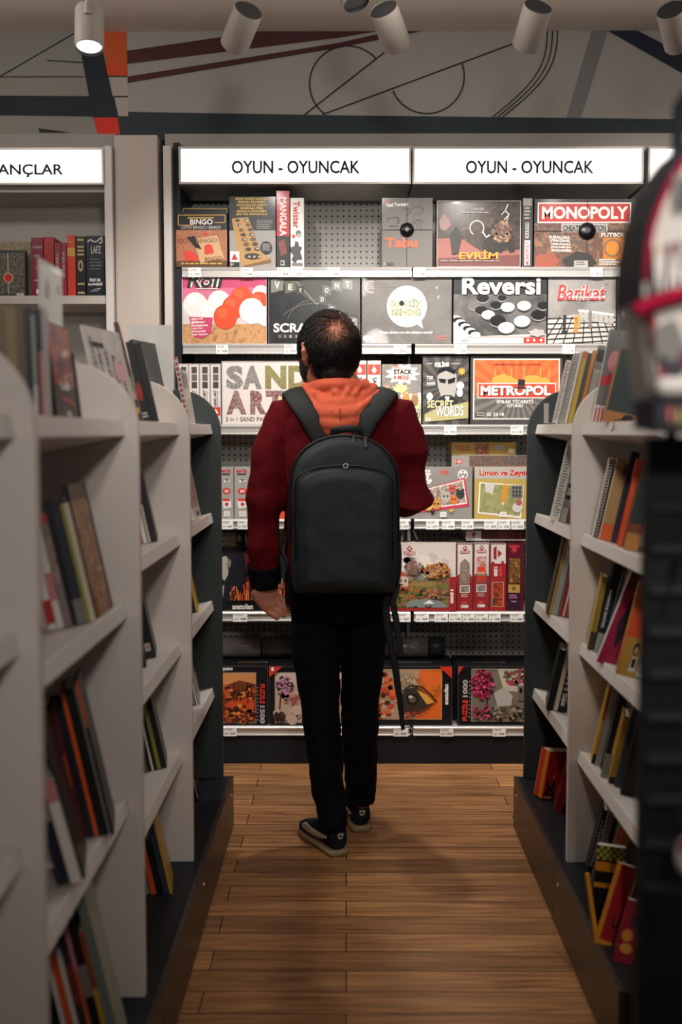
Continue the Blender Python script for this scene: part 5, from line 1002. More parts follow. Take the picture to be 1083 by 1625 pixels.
# ---- right far bay
zt = 1.362
LINED = lambda f: (f.lines(12, 4, 88, 96, 26, GY, .45, .5),)
for px, t, yt, m, cv, lb, fc in (
    (877, 8, 571, WT, WT, 'white line printed pad, first in the top right stack', LINED), (886, 8, 561, LG, LG, 'pale grey line printed book in the top right stack', LINED), (895, 4.5, 558, WT, WT, 'thin white book left of the yellow spine', None), (900.5, 7.5, 557, c_(190, 160, 56), YL, 'mustard yellow spine in the top right stack', bands((0, 10, c_(206, 110, 60)))),
    (909, 5, 560, c_(70, 70, 72), GY, 'dark grey spine right of the mustard yellow one', None), (915, 6, 556, c_(206, 130, 60), YL, 'orange topped book behind the dark grey spine', None), (922, 13, 548, GY, LG, 'grey and black patterned box behind the top right stack', lambda f: (f.rect(10, 5, 90, 20, BK), f.rect(10, 30, 90, 60, LG), f.rect(20, 62, 80, 75, BK))), (936, 12, 552, c_(180, 90, 70), LG, 'dusty orange box furthest right in the far top stack', lambda f: (f.disc(50, 30, 30, LG, 10), f.rect(0, 60, 100, 100, GY)))):
    book(1, zt, 3.46, px, t, yt, m, lb, cv, face=fc, W=0.13, flatshelf=True, group='books on the far right top shelf')
mb = MB(); a = at(864, 640, 3.66); b = at(871, 669, 3.66); mb.box((a.x, 3.66, 1.3625), (b.x, 3.663, a.z), LG); mb.box((a.x, 3.58, 1.3625), (b.x, 3.66, 1.364), LG)
tag(mb.build('bookend', None, (a.x, 3.66, 1.3625)), 'pale metal bookend before the dark right end panel', 'bookend')
for px, t, yt, m, lb, fc in ((876, 13, 693, WT, 'white line printed book on the second far right shelf', LINED), (890, 10, 712, LG, 'grey boxed print book on the second far right shelf', lambda f: (f.rect(10, 10, 90, 24, GY), f.frame(15, 50, 85, 66, 6, BK), f.rect(15, 70, 85, 80, GY))), (901, 5, 720, BRN, 'brown book at the back of the second far right shelf', None)):
    book(1, 1.068, 3.42, px, t, yt, m, lb, W=0.14, face=fc)
for px, t, yt, m, lb in ((871, 3.5, 843, c_(70, 66, 44), 'thin dark olive book, first on the third far right shelf'), (875, 3, 848, YL, 'thin yellow book on the third far right shelf'), (878.5, 10, 850, LG, 'thick pale grey book on the third far right shelf'), (889, 3, 862, GY, 'thin mid grey book on the third far right shelf'), (892.5, 4, 868, RD, 'red thin book on the third far right shelf'), (897, 3, 872, WT, 'thin white book between two red ones'), (900.5, 5, 876, c_(170, 60, 56), 'faded red book last on the third far right shelf')):
    book(1, 0.776, 3.46, px, t, yt, m, lb, W=0.13)
for px, t, yt, m, lb, fc in ((873, 10, 1030, BK, 'black book, first on the fourth far right shelf', None), (884, 7, 1016, CRM, 'cream page block on the fourth far right shelf', None), (892, 10, 1010, BK, 'black book with pale lettering on the fourth far right shelf', lambda f: (f.lines(10, 30, 90, 90, 8, LG, .5), f.text('SU', 20, 78, 80, 92, WT, .05)))):
    book(1, 0.482, 3.44, px, t, yt, m, lb, W=0.14, face=fc)
# orange red annual leaning on the ledge
P = Vector((at(861, 1268, 3.52).x, 3.52, 0.1755)); un = Vector((0.16, 0.0, 0.987)); wx = Vector((0.9, 0.43, 0)); wx = (wx - un * wx.dot(un)).normalized(); nn = wx.cross(un); nn.normalize()
if nn.y < 0: nn = -nn
mb = MB(); mb.obox(P, wx, nn, un, (0, 0, 0), (0.17, 0.002, 0.155), RD); mb.obox(P, wx, nn, un, (0, 0.048, 0), (0.17, 0.05, 0.155), RD); mb.obox(P, wx, nn, un, (0, 0.002, 0), (0.002, 0.048, 0.155), c_(224, 66, 30))
f = Face(mb, (0, 0, 100, 100), P + nn * 0.05, nn * -0.05, un * 0.155, -wx); f.k = 3; f.rect(56, 0, 88, 100, c_(226, 140, 40)); f.line(8, 6, 8, 96, 4, LG)
f = Face(mb, (0, 0, 100, 100), P, wx * 0.17, un * 0.155, -nn); f.k = 3; f.disc(22, 16, 3, PNK, 4); f.disc(18, 52, 3, PNK, 4); f.text('DC', 3, 62, 24, 94, BK, .06, rot=-90); f.rect(3, 93, 18, 98, LG)
o = mb.build('book', None, P, recalc=False); tag(o, 'fat orange and red annual leaning on the far right ledge', 'book', 'books on the right shelves')
mb = MB(); mb.obox(P, wx, nn, un, (0.002, 0.002, 0.002), (0.167, 0.048, 0.153), PG); mb.build('pages', o)
book(1, 0.174, 3.40, 888, 12, 1170, c_(120, 24, 32), 'dark red book behind the fat orange annual', c_(120, 24, 32), W=0.1, tilt=14, flatshelf=True)

# ---- right second bay
zt = 1.362
book(1, zt, 2.92, 939, 42, 522, WT, 'grey board with pink dots and red stripes at its foot, top right shelf', WT, W=0.012, tilt=10, flatshelf=True, face=lambda f: (f.rect(3, 0, 100, 82, c_(104, 100, 98)), f.disc(40, 34, 22, PNK, 12), f.disc(70, 38, 20, BK, 12), f.poly([(3, 52), (60, 44), (60, 56), (3, 62)], RD), f.rect(3, 84, 100, 100, WT), [f.rect(6 + i * 12, 84, 12 + i * 12, 100, RD) for i in range(8)]), name='activity_board', cat='board')
def a_teal(f):
    f.rect(0, 0, 100, 100, c_(150, 108, 60)); f.poly([(4, 0), (100, 0), (100, 84), (6, 84)], TEA); f.rect(0, 86, 100, 100, c_(170, 112, 56)); f.disc(58, 90, 12, BK, 5)
book(1, zt, 2.72, 955, 66, 553, c_(150, 108, 60), 'dark teal picture book with a tan border, beside the hanging bag', TEA, W=0.03, tilt=13, flatshelf=True, face=a_teal)
mb = MB(); q = [at(990, 664, 2.66), at(984, 668, 2.64), at(978, 679, 2.63)]; mb.tube([Vector((p.x, p.y, max(p.z, 1.3625))) for p in q[:2]] + [Vector((0.6245, 2.63, 1.338))], 0.0022, INK, 6); q2 = [at(1000, 664, 2.66)]; mb.tube([Vector((q2[0].x, 2.66, 1.3645)), Vector((0.6245, 2.66, 1.362)), Vector((0.6240, 2.655, 1.342)), Vector((0.6235, 2.675, 1.338))], 0.0018, INK, 6)
tag(mb.build('ribbon_cord', None, (0.63, 2.65, 1.362)), 'black cord hanging over the top right shelf lip', 'cord')
zt = 1.068
def a_spiral(f): 
    for i in range(26): f.rect(10, i * 3.8 + 1, 90, i * 3.8 + 2.8, BK)
book(1, zt, 2.87, 944, 6, 727, WT, 'spiral bound notebook edge with black wire rings', WT, W=0.11, tilt=11, face=a_spiral, name='spiral_notebook', cat='notebook', near=WT)
book(1, zt, 2.84, 953, 21, 727, c_(176, 140, 88), 'tan kraft notebook with an orange foot', c_(176, 140, 88), W=0.12, tilt=12, face=lambda f: (f.rect(0, 80, 100, 100, c_(214, 96, 40)), f.rect(0, 0, 6, 100, WT), f.disc(80, 12, 20, BRN, 8)))
book(1, zt, 2.80, 973, 12, 716, NVY, 'navy book between the tan and orange ones', NVY, W=0.13, tilt=12)
book(1, zt, 2.70, 983, 11, 728, c_(226, 78, 36), 'bright orange red book on the second right shelf', RD, W=0.15, tilt=12, face=bands((20, 100, c_(220, 84, 36))))
book(1, zt, 2.62, 993, 22, 760, TEA, 'teal book with a brown lower half, next to the black stand', TEA, W=0.15, tilt=12, face=bands((45, 62, TEA), (62, 76, c_(120, 60, 34)), (76, 100, c_(176, 120, 60))))
zt = 0.776
book(1, zt, 2.89, 938, 9, 914, c_(150, 128, 50), 'olive yellow book, first on the third right shelf', YL, W=0.1, tilt=10, face=bands((75, 100, c_(70, 60, 36))))
book(1, zt, 2.86, 948, 12, 892, NVY, 'navy book with white spine lettering on the third right shelf', NVY, W=0.11, tilt=12, face=lambda f: (f.text('SEÇME ROMAN', 20, 30, 60, 72, WT, .03, rot=-90), f.rect(0, 78, 100, 100, SAGE)))
book(1, zt, 2.84, 961, 6, 898, c_(56, 64, 70), 'slate spine beside the navy lettered one', GY, W=0.11, tilt=13)
book(1, zt, 2.74, 951, 33, 906, WT, 'magenta book with a white edge, leaning widely', WT, W=0.02, tilt=20, face=lambda f: (f.rect(7, 0, 100, 100, c_(150, 24, 62)), f.rect(7, 0, 100, 18, c_(90, 22, 30)), f.fan(60, 50, [(60 + (14 + 7 * (i % 3)) * math.cos(i * .6), 50 + (26 + 6 * (i % 2)) * math.sin(i * .6)) for i in range(11)], c_(40, 22, 36))))
book(1, zt, 2.60, 984, 30, 922, YL, 'orange topped yellow book with a drawn woman', YL, W=0.03, tilt=13, face=lambda f: (f.rect(0, 0, 100, 58, c_(222, 84, 38)), f.rect(0, 58, 100, 100, c_(180, 140, 56)), f.rect(0, 0, 8, 100, c_(206, 110, 56)), f.disc(72, 70, 14, BK, 7), f.disc(74, 71, 8, c_(206, 160, 130), 4), f.poly([(58, 94), (64, 78), (86, 78), (92, 94)], WT), f.rect(66, 80, 84, 90, BK)))
zt = 0.482
for px, t, yt, m, lb, fc, Y in (
    (947, 5, 1086, YL, 'thin yellow book with a brown top on the fourth right shelf', bands((0, 45, c_(150, 76, 36)), (88, 100, BK)), 2.88), (953, 9, 1092, LG, 'pale grey book on the fourth right shelf', None, 2.87), (962, 16, 1082, NVY, 'wide navy black book on the fourth right shelf', lambda f: f.line(8, 10, 8, 90, 6, LG), 2.84),
    (975, 9, 1135, c_(190, 144, 46), 'yellow spine standing before the navy black book', bands((90, 100, BK)), 2.72), (985, 9, 1118, c_(70, 78, 84), 'blue grey spine right of the yellow one', None, 2.70), (995, 20, 1085, BK, 'black book against the black stand, fourth right shelf', None, 2.64)):
    book(1, zt, Y, px, t, yt, m, lb, W=0.1, tilt=12, face=fc)
book(1, zt, 2.76, 962, 18, 1195, SAGE, 'short pale sage booklet in front of the navy black book', SAGE, W=0.006, tilt=12, face=lambda f: f.arc(50, 60, 20, 0, 270, 4, GY))
zt = 0.174
for px, t, yt, m, lb, fc, Y in (
    (940, 8, 1283, BK, 'black book with white spine lettering on the right ledge', lambda f: f.text('PERSONALITY', 25, 12, 75, 80, LG, .03, rot=-90), 2.88), (949, 10, 1285, GY, 'mid grey book on the right ledge', None, 2.86), (960, 7, 1288, BK, 'thin black book on the right ledge', None, 2.85), (968, 7, 1292, LG, 'pale thin book on the right ledge', None, 2.84), (977, 12, 1305, c_(170, 44, 36), 'red book with a gold top on the right ledge', bands((0, 30, c_(190, 120, 50))), 2.80)):
    book(1, zt, Y, px, t, yt, m, lb, W=0.1, tilt=13, face=fc, flatshelf=True)
def a_check(f):
    f.rect(0, 0, 100, 18, c_(60, 70, 40))
    for i in range(9):
        for j in range(4):
            if (i + j) % 2: f.rect(i * 11.2, j * 4.5, i * 11.2 + 11.2, j * 4.5 + 4.5, c_(170, 160, 60))
    f.rect(0, 20, 100, 32, c_(200, 130, 34)); f.rect(0, 47, 100, 53, c_(200, 130, 34))
book(1, zt, 2.62, 950, 46, 1340, BK, 'black and yellow banded box with a checked top on the right ledge', BK, W=0.03, tilt=4, face=a_check, flatshelf=True)
book(1, zt, 2.51, 957, 34, 1366, c_(214, 140, 40), 'red book with an orange yellow border leaning on the right ledge', c_(214, 140, 40), W=0.02, tilt=15, flatshelf=True, face=lambda f: (f.rect(16, 0, 100, 93, c_(160, 30, 36)), f.text('U', 50, 64, 80, 76, BK, .03), f.rect(88, 0, 100, 100, LG)))
book(1, zt, 2.42, 988, 30, 1425, c_(140, 30, 50), 'crimson and yellow picture book next to the black stand foot', c_(140, 30, 50), W=0.02, tilt=12, flatshelf=True, face=lambda f: (f.disc(40, 55, 30, c_(206, 130, 50), 10), f.disc(50, 75, 34, c_(206, 140, 60), 8), f.disc(60, 30, 26, c_(60, 40, 70), 10)))
P = at(929, 1516, 2.52); T_ = at(914, 1410, 2.52); mb = MB(); P = Vector((0.5725, 2.52, 0.176)); T_ = P + (T_ - at(929, 1516, 2.52))
mb.tube([P + Vector((0, 0, .004)), T_], 0.006, c_(214, 150, 44), 4); tag(mb.build('ruler', None, P), 'thin yellow ruler leaning on the edge of the right ledge', 'ruler')

# ================================================================== BLACK STAND AND HANGING BAG (right foreground)
SX = 0.318; SY = 1.20; BLKM = col(16, 17, 19, 0.45); BAR = col(36, 38, 41, 0.5)
st = empty('display_stand', (SX + 0.22, SY, 0)); tag(st, 'tall black slatted display stand in the right foreground', 'display stand')
mb = MB(); mb.box((SX, SY, 0.02), (SX + 0.44, SY + 0.02, 1.33), BLKM); mb.build('back_board', st)
mb = MB(); mb.box((SX - 0.02, SY - 0.12, 0), (SX + 0.46, SY + 0.02, 0.02), BLKM); mb.build('base', st)
for y_ in (740, 805, 870, 936, 1003, 1070, 1138, 1205, 1270, 1340, 1410):
    z = at(1060, y_, SY - 0.006).z; mb = MB(); mb.box((SX + 0.004, SY - 0.008, z - 0.004), (SX + 0.436, SY, z + 0.004), BAR); mb.build('slat', st)
for dx in (0.03, 0.2, 0.37):
    mb = MB(); mb.tube([(SX + dx, SY, 1.2), (SX + dx, SY - 0.05, 1.2), (SX + dx, SY - 0.055, 1.206)], 0.003, BAR, 8); mb.build('hook', st)
bY = 1.10
PX = (at(1008, 690, bY).x + at(1240, 215, bY).x) / 2; PZ = at(1124, 215, bY).z + .045
mb = MB(); mb.tube([(PX, SY + .01, 1.329), (PX, SY + .01, PZ + .012), (PX, SY - .01, PZ + .016), (PX, bY + .05, PZ + .008), (PX, bY + .036, PZ + .008), (PX, bY + .030, PZ + .02)], .006, BAR, 10); mb.build('hanging_arm', st)
B0 = at(1008, 690, bY); B1 = at(1240, 215, bY)
bx0, bx1, bz0, bz1 = B0.x, B1.x, B0.z, B1.z
BAGC = col(196, 189, 182, 0.8, bump=0.2, bscale=120); BAGD = col(22, 26, 34, 0.75); CRIMS = col(146, 14, 48, 0.8)
bag = empty('bag', ((bx0 + bx1) / 2, bY + 0.04, bz0)); tag(bag, 'grey patterned bag with crimson piping hanging on the black stand', 'bag')
wd, hg = bx1 - bx0, bz1 - bz0
OLP = [(1046, 690), (1040, 640), (1031, 612), (1026, 560), (1024, 512), (1010, 480), (1010, 440), (1014, 400), (1022, 352), (1038, 305), (1058, 262), (1084, 228), (1105, 216)]
def outline(k=1.0):
    pts = [(1124 + (x - 1124) * k, 470 + (y - 470) * k) for x, y in OLP + [(2248 - x, y) for x, y in reversed(OLP)]]
    return [(at(x, y, bY).x, at(x, y, bY).z) for x, y in pts]
mb = MB(); mb.prism(outline(.985), 'y', bY + .002, bY + .085, BAGC, True); mb.build('body', bag, bevel=0.012, bseg=3)
ol = outline(.895)[3:-3]
nl = len(OLP); oo = outline(1.0)[5:2 * nl - 5]; ii = outline(.90)[5:2 * nl - 5]
mb = MB(); q_ = oo + ii[::-1]; n2 = len(oo)
vs = [(x, bY - .006, z) for x, z in oo] + [(x, bY - .006, z) for x, z in ii] + [(x, bY + .09, z) for x, z in oo] + [(x, bY + .09, z) for x, z in ii]
fs = []
for k in range(n2 - 1): fs += [(k, k + 1, n2 + k + 1, n2 + k), (2 * n2 + k, 3 * n2 + k, 3 * n2 + k + 1, 2 * n2 + k + 1), (k, 2 * n2 + k, 2 * n2 + k + 1, k + 1), (n2 + k, n2 + k + 1, 3 * n2 + k + 1, 3 * n2 + k)]
mb.add(vs, fs, BAGD, False); mb.build('edge_band', bag, recalc=True, bevel=.004)
mb = MB(); mb.prism([(x, z) for x, z in outline(.92)], 'y', bY - .008, bY + .006, BAGC, False)
fr = Face(mb, (1008, 215, 1240, 690), (bx0, bY - .008, bz0), (wd, 0, 0), (0, 0, hg), (0, -1, 0)); fr.k = 4
rg = random.Random(5)
PAL = (col(206, 170, 120, .8), col(40, 42, 48, .8), col(196, 110, 110, .8), col(120, 118, 114, .8), col(60, 62, 66, .8), col(190, 180, 100, .8))
fr.poly([(1020, 395), (1240, 340), (1240, 445), (1020, 470)], PAL[1])
for i in range(9):
    x = 1030 + i * 23; y = 385 - i * 5
    fr.text('WAUVMXKWY'[i], x, y, x + 21, y + 78, col(214, 208, 202, .8), .09); fr.text('WAUVMXKWY'[i], x + 5, y + 4, x + 13, y + 26, PAL[(0, 2, 5)[i % 3]], .06)
for i in range(8): fr.text('MNWALXYK'[i], 1058 + i * 17, 300 - abs(i - 4) * 6, 1072 + i * 17, 340, PAL[(3, 4, 1)[i % 3]], .08)
fr.poly([(1030, 520), (1065, 505), (1085, 545), (1066, 575), (1036, 560)], PAL[3]); fr.poly([(1036, 560), (1066, 575), (1085, 545), (1078, 600), (1058, 612)], PAL[4]); fr.poly([(1038, 575), (1046, 585), (1056, 600), (1044, 596)], CRIMS); fr.poly([(1076, 560), (1088, 552), (1096, 570), (1090, 588), (1080, 580)], CRIMS)
fr.poly([(1085, 500), (1110, 520), (1100, 540)], PAL[0]); fr.rect(1030, 606, 1240, 616, PAL[4])
mb.build('front_panel', bag)
for nm, pts, r_, m_ in (('piping', [(x, bY - .006, z) for x, z in ol], .0035, CRIMS), ('piping', [at(1008, 494, bY - .014), at(1046, 478, bY - .014), at(1100, 462, bY - .014), at(1225, 440, bY - .014)], .0075, CRIMS)):
    mb = MB(); mb.tube(pts, r_, m_, 10); mb.build(nm, bag)
mb = MB(); q0 = at(1034, 640, bY); q1 = at(1214, 640, bY); mb.box((q0.x, bY - .02, at(1040, 632, bY).z), (q1.x, bY + .07, at(1040, 598, bY).z), col(196, 190, 184, .7)); mb.build('base_panel', bag, bevel=.012, bseg=3)
mb = MB(); z0, z1 = at(1040, 682, bY).z, at(1040, 633, bY).z; mb.box((q0.x, bY - .014, z0), (q1.x, bY + .065, z1), BAGD)
f2 = Face(mb, (0, 0, 100, 20), (q0.x, bY - .014, z0), (q1.x - q0.x, 0, 0), (0, 0, z1 - z0), (0, -1, 0)); f2.k = 3
for i in range(12): f2.text('MWALKYAWNVXA'[i], 3 + i * 8, 5, 8 + i * 8, 16, PAL[rg.randrange(6)], .06)
mb.build('bottom_band', bag, bevel=.006)
mb = MB(); mb.tube([((bx0 + bx1) / 2 - .02, bY + .045, bz1 - .012), ((bx0 + bx1) / 2 - .012, bY + .045, bz1 + .05), ((bx0 + bx1) / 2, bY + .045, bz1 + .06), ((bx0 + bx1) / 2 + .012, bY + .045, bz1 + .05), ((bx0 + bx1) / 2 + .02, bY + .045, bz1 - .012)], .006, BAGD, 8); mb.build('loop', bag)
mb = MB(); c0 = at(1078, 1358, 1.14); mb.ball((c0.x + .012, 1.14, c0.z), (.016, .012, .022), col(206, 198, 192, .8)); mb.ball((c0.x + .006, 1.132, c0.z + .012), (.008, .008, .01), CRIMS); mb.tube([(c0.x + .012, 1.14, c0.z + .02), (c0.x + .014, SY - .0085, c0.z + .03)], .0015, BAR, 6)
tag(mb.build('keyring', None, (c0.x + .012, 1.14, c0.z)), 'small white and crimson plush keyring low on the black stand', 'keyring')

# ================================================================== CEILING SPOTLIGHTS
SHELL = col(150, 141, 133, 0.5); GRILL = col(34, 34, 34, 0.6); LENS = emit('spot_lens', (1.0, 0.98, 0.95), 2.2); LENSOFF = col(60, 60, 60, 0.2)
SPY = 3.4
def spotlight(px, py, d, label, lit=True, power=0, aim=None, Y=SPY, lensmat=None, Ln=0.125, rad=0.0425):
    c = at(px, py, Y); d = Vector(d).normalized()
    root = empty('spotlight', c); tag(root, label, 'spotlight', 'white cylinder spotlights under the ceiling')
    a, b = c - d * Ln / 2, c + d * Ln / 2
    e1 = d.cross(Vector((1, 0, 0))).normalized(); e2 = d.cross(e1).normalized()
    mb = MB(); loft(mb, [(p_, r_, r_, e1, e2) for p_, r_ in ((a, rad * .97), (a + d * .004, rad), (b - d * .003, rad), (b, rad * .96), (b - d * .001, rad * .90))], SHELL, 36, caps=False)
    loft(mb, [(p_, r_, r_, e1, e2) for p_, r_ in ((b - d * .001, rad * .90), (b - d * .010, rad * .84))], GRILL, 36, caps=False); mb.build('housing', root)
    mb = MB(); mb.tube([a + d * .003, a + d * .004], rad * .95, GRILL, 28); 
    mb.build('vent_cap', root)
    mb = MB(); mb.tube([b - d * .012, b - d * .008], rad * .86, lensmat or LENS, 28); mb.build('lens', root)
    side = d.cross(Vector((0, 0, 1))).normalized() if d.cross(Vector((0, 0, 1))).length > .05 else Vector((1, 0, 0))
    mb = MB(); top = Vector((c.x, c.y, ZC)); j = c + (Vector((0, 0, 1)) - d * d.z).normalized() * (rad * .98) - d * .02
    mb.tube([j, Vector((j.x, j.y, j.z + 0.03))], .011, SHELL, 12); mb.tube([Vector((j.x, j.y, j.z + .03)), Vector((j.x, j.y, ZC))], .0065, SHELL, 10); mb.build('stem', root)
    if power:
        l = spot_lamp('spot_lamp', b + d * 0.004, (aim if aim is not None else b + d), power, 84, 0.8, 0.035); 
        l.parent = root; l.location = l.location - c
    return root
spotlight(142, 46, (0.03, -0.26, -0.965), 'lit white spotlight on the far left, its bright lens facing forward', True, 36, lensmat=LENS, aim=(0.2, 3.5, 0.0))
spotlight(383, 45, (-0.42, 0.72, -0.60), 'white spotlight second from the left, tilted down to the left', True, 66, aim=(-0.35, 4.6, 1.25))
spotlight(620, 44, (0.36, 0.72, -0.60), 'white spotlight above the speech bubble game, tilted down to the right', True, 66, aim=(0.35, 4.6, 1.25))
spotlight(845, 42, (-0.16, 0.74, -0.66), 'white spotlight over the top hat game, nearly upright', True, 66, aim=(0.8, 4.6, 1.25))
spotlight(1072, 44, (0.40, 0.70, -0.58), 'white spotlight cut by the right edge of the frame', True, 36, aim=(1.4, 4.6, 1.7))
spotlight(556, -22, (0.30, -0.30, -0.90), 'spotlight mostly above the frame, showing only its dark lens rim', True, 0, lensmat=LENSOFF)
# ================================================================== THE PERSON
PY = 3.58
V = Vector
def pt(px, py, Y): return at(px, py, Y)
SKIN = col(176, 112, 88, 0.5, noise=0.08, nscale=60)
SWEAT = col(86, 7, 16, 0.85, bump=0.3, bscale=400)
HOODC = col(190, 88, 62, 0.85, bump=0.25, bscale=400)
TROU = col(8, 12, 19, 0.85, bump=0.2, bscale=500)
HAIRC = col(22, 18, 18, 0.5)
man = empty('person', (-0.01, 3.60, 0)); tag(man, 'person in a dark red sweater and orange hood seen from behind, facing the games', 'person')
HC = V((at(520, 563, PY).x, PY + 0.02, at(520, 563, PY).z))   # head centre
turn = R(31)                                                   # face turned a little to the left
fw = V((-math.sin(turn), math.cos(turn), 0)); rt = V((math.cos(turn), math.sin(turn), 0)); up = V((0, 0, 1))
def hp(x, y, z): return HC + rt * x + fw * y + up * z
rotm = Matrix((rt, fw, up)).transposed()
# joints
SL, EL, WL = V((-0.195, PY, 1.385)), V((-0.258, PY - .01, 1.115)), V((-0.252, PY + .03, 0.835))
SR, ER, WR = V((0.165, PY, 1.385)), V((0.212, PY - .02, 1.125)), V((0.135, PY + .22, 1.13))
HL, KL, AL = V((-0.095, PY + .01, 0.86)), V((-0.08, PY - .0, 0.48)), V((-0.037, PY - .055, 0.085))
HR, KR, AR = V((0.062, PY + .02, 0.86)), V((0.045, PY + .075, 0.48)), V((0.048, PY + .165, 0.085))
mb = MB()
# trunk
loft(mb, [((-.018, PY + .01, .80), .145, .095, (1, 0, 0), (0, 1, 0)), ((-.018, PY + .01, .95), .15, .10, (1, 0, 0), (0, 1, 0)), ((-.018, PY, 1.12), .145, .095, (1, 0, 0), (0, 1, 0)), ((-.018, PY, 1.28), .165, .10, (1, 0, 0), (0, 1, 0)), ((-.018, PY, 1.39), .16, .085, (1, 0, 0), (0, 1, 0)), ((-.018, PY + .005, 1.45), .085, .06, (1, 0, 0), (0, 1, 0)), ((-.025, PY + .01, 1.52), .055, .058, (1, 0, 0), (0, 1, 0)), ((-.03, PY + .02, 1.58), .052, .056, (1, 0, 0), (0, 1, 0))], SKIN)
# head with face
mb.ball(hp(0, -.012, .022), (.079, .0955, .1035), SKIN, 24, 16, rotm); mb.ball(hp(0, .03, -.045), (.062, .068, .075), SKIN, 20, 12, rotm); mb.ball(hp(0, .065, -.088), (.028, .028, .024), SKIN)
mb.tube([hp(0, .088, .03), hp(0, .105, -.005), hp(0, .112, -.022), hp(0, .095, -.03)], [.008, .011, .015, .01], SKIN, 10)
for sx in (-1, 1):
    mb.ball(hp(sx * .03, .078, .034), (.022, .014, .008), SKIN, 12, 8, rotm); mb.ball(hp(sx * .05, .062, -.01), (.02, .02, .02), SKIN)
    mb.tube([hp(sx * .078, .0, .025), hp(sx * .094, -.014, .03), hp(sx * .098, -.022, .01), hp(sx * .090, -.014, -.015), hp(sx * .076, .0, -.032)], [.008, .009, .0095, .009, .008], SKIN, 8); mb.ball(hp(sx * .084, -.008, .0), (.009, .016, .026), SKIN, 12, 8, rotm)
mb.ball(hp(0, .088, -.052), (.024, .012, .006), SKIN, 12, 8, rotm); mb.ball(hp(0, .085, -.064), (.02, .012, .006), SKIN, 12, 8, rotm)
# limbs
mb.tube([SL + V((.05, 0, 0)), SL, EL, WL], [.06, .055, .042, .028], SKIN, 14); mb.tube([SR - V((.05, 0, 0)), SR, ER, WR], [.06, .055, .042, .028], SKIN, 14)
mb.tube([HL + V((.02, 0, .06)), HL, KL, AL], [.085, .08, .055, .036], SKIN, 16); mb.tube([HR + V((-.02, 0, .06)), HR, KR, AR], [.085, .08, .055, .036], SKIN, 16)
for A_, d in ((AL, V((-.10, .21, 0)).normalized()), (AR, V((-.05, .22, 0)).normalized())): mb.tube([A_ + V((0, 0, -.03)), A_ + V((0, 0, -.055)) + d * .06, A_ + V((0, 0, -.062)) + d * .15], [.032, .03, .022], SKIN, 12)
# hands
def hand(Wp, dirv, palmn, thumb, curl, spread=.0):
    """dirv: towards the fingers, palmn: the way the palm faces, thumb: side of the thumb"""
    d, n, t = dirv.normalized(), palmn.normalized(), thumb.normalized()
    mb.tube([Wp, Wp + d * .03, Wp + d * .065, Wp + d * .088], [(.026, .018), (.034, .017), (.040, .016), (.036, .012)], SKIN, 14, flat=n)
    for i, (off, ln) in enumerate(((.030, .072), (.010, .080), (-.010, .074), (-.029, .058))):
        p = Wp + d * .082 + t * off; a = curl * (1 + .08 * i); pts = [p - d * .02, p]; q = p; ang = a * .6
        for k, fr_ in enumerate((.45, .30, .25)):
            q = q + (d * math.cos(ang) + n * math.sin(ang)) * ln * fr_; pts.append(q); ang += a
        mb.tube(pts, [.0095, .0095, .0088, .008, .0062], SKIN, 10)
    p = Wp + d * .025 + t * .03; mb.tube([Wp + d * .012 + t * .012, p, p + (d * .6 + t * .6 + n * .4).normalized() * .034, p + (d * .6 + t * .6 + n * .4).normalized() * .034 + (d * .8 + n * .5).normalized() * .028], [.014, .013, .0105, .008], SKIN, 10)
hand(V((-.292, PY + .012, .838)), V((.74, .10, -.66)), V((.1, -.95, .25)), V((.59, .25, .70)), R(25))
hand(WR + V((-.005, .02, .0)), V((-.35, .75, .12)), V((-.2, -.1, 1)), V((-.8, -.4, 0)), R(38))
body = mb.build('body', man); smoothed(body, 0.0034, 2, 0.5)
mb = MB()
for sx in (-1, 1): mb.ball(hp(sx * .03, .0765, .022), .011, col(230, 226, 220, .2), 14, 10); mb.ball(hp(sx * .03, .0855, .022), (.005, .004, .005), INK, 10, 8)
mb.build('eyes', man)
# nails
# trousers
mb = MB()
loft(mb, [((-.018, PY + .012, .74), .15, .112, (1, 0, 0), (0, 1, 0)), ((-.018, PY + .012, .80), .158, .118, (1, 0, 0), (0, 1, 0)), ((-.018, PY + .01, .90), .16, .118, (1, 0, 0), (0, 1, 0)), ((-.018, PY + .005, 1.0), .152, .11, (1, 0, 0), (0, 1, 0))], TROU)
def leg(pts, rs): mb.tube(pts, rs, TROU, 20, flat=(0, 1, 0))
leg([V((-.098, PY + .01, .82)), V((-.100, PY + .01, .70)), V((-.094, PY, .60)), V((-.083, PY - .01, .48)), V((-.074, PY - .02, .36)), V((-.058, PY - .04, .20)), V((-.043, PY - .055, .125)), V((-.042, PY - .055, .084))], [(.084, .10), (.078, .092), (.074, .082), (.064, .07), (.058, .066), (.053, .060), (.047, .055), (.049, .058)])
leg([V((.058, PY + .02, .82)), V((.058, PY + .03, .70)), V((.053, PY + .05, .60)), V((.046, PY + .075, .48)), V((.046, PY + .10, .36)), V((.047, PY + .135, .20)), V((.047, PY + .16, .13)), V((.047, PY + .162, .092))], [(.080, .098), (.074, .09), (.070, .08), (.064, .07), (.060, .066), (.056, .060), (.050, .055), (.051, .057)])
tr = mb.build('trousers', man); smoothed(tr, 0.006, 4, 0.5, 0.012, 0.05)
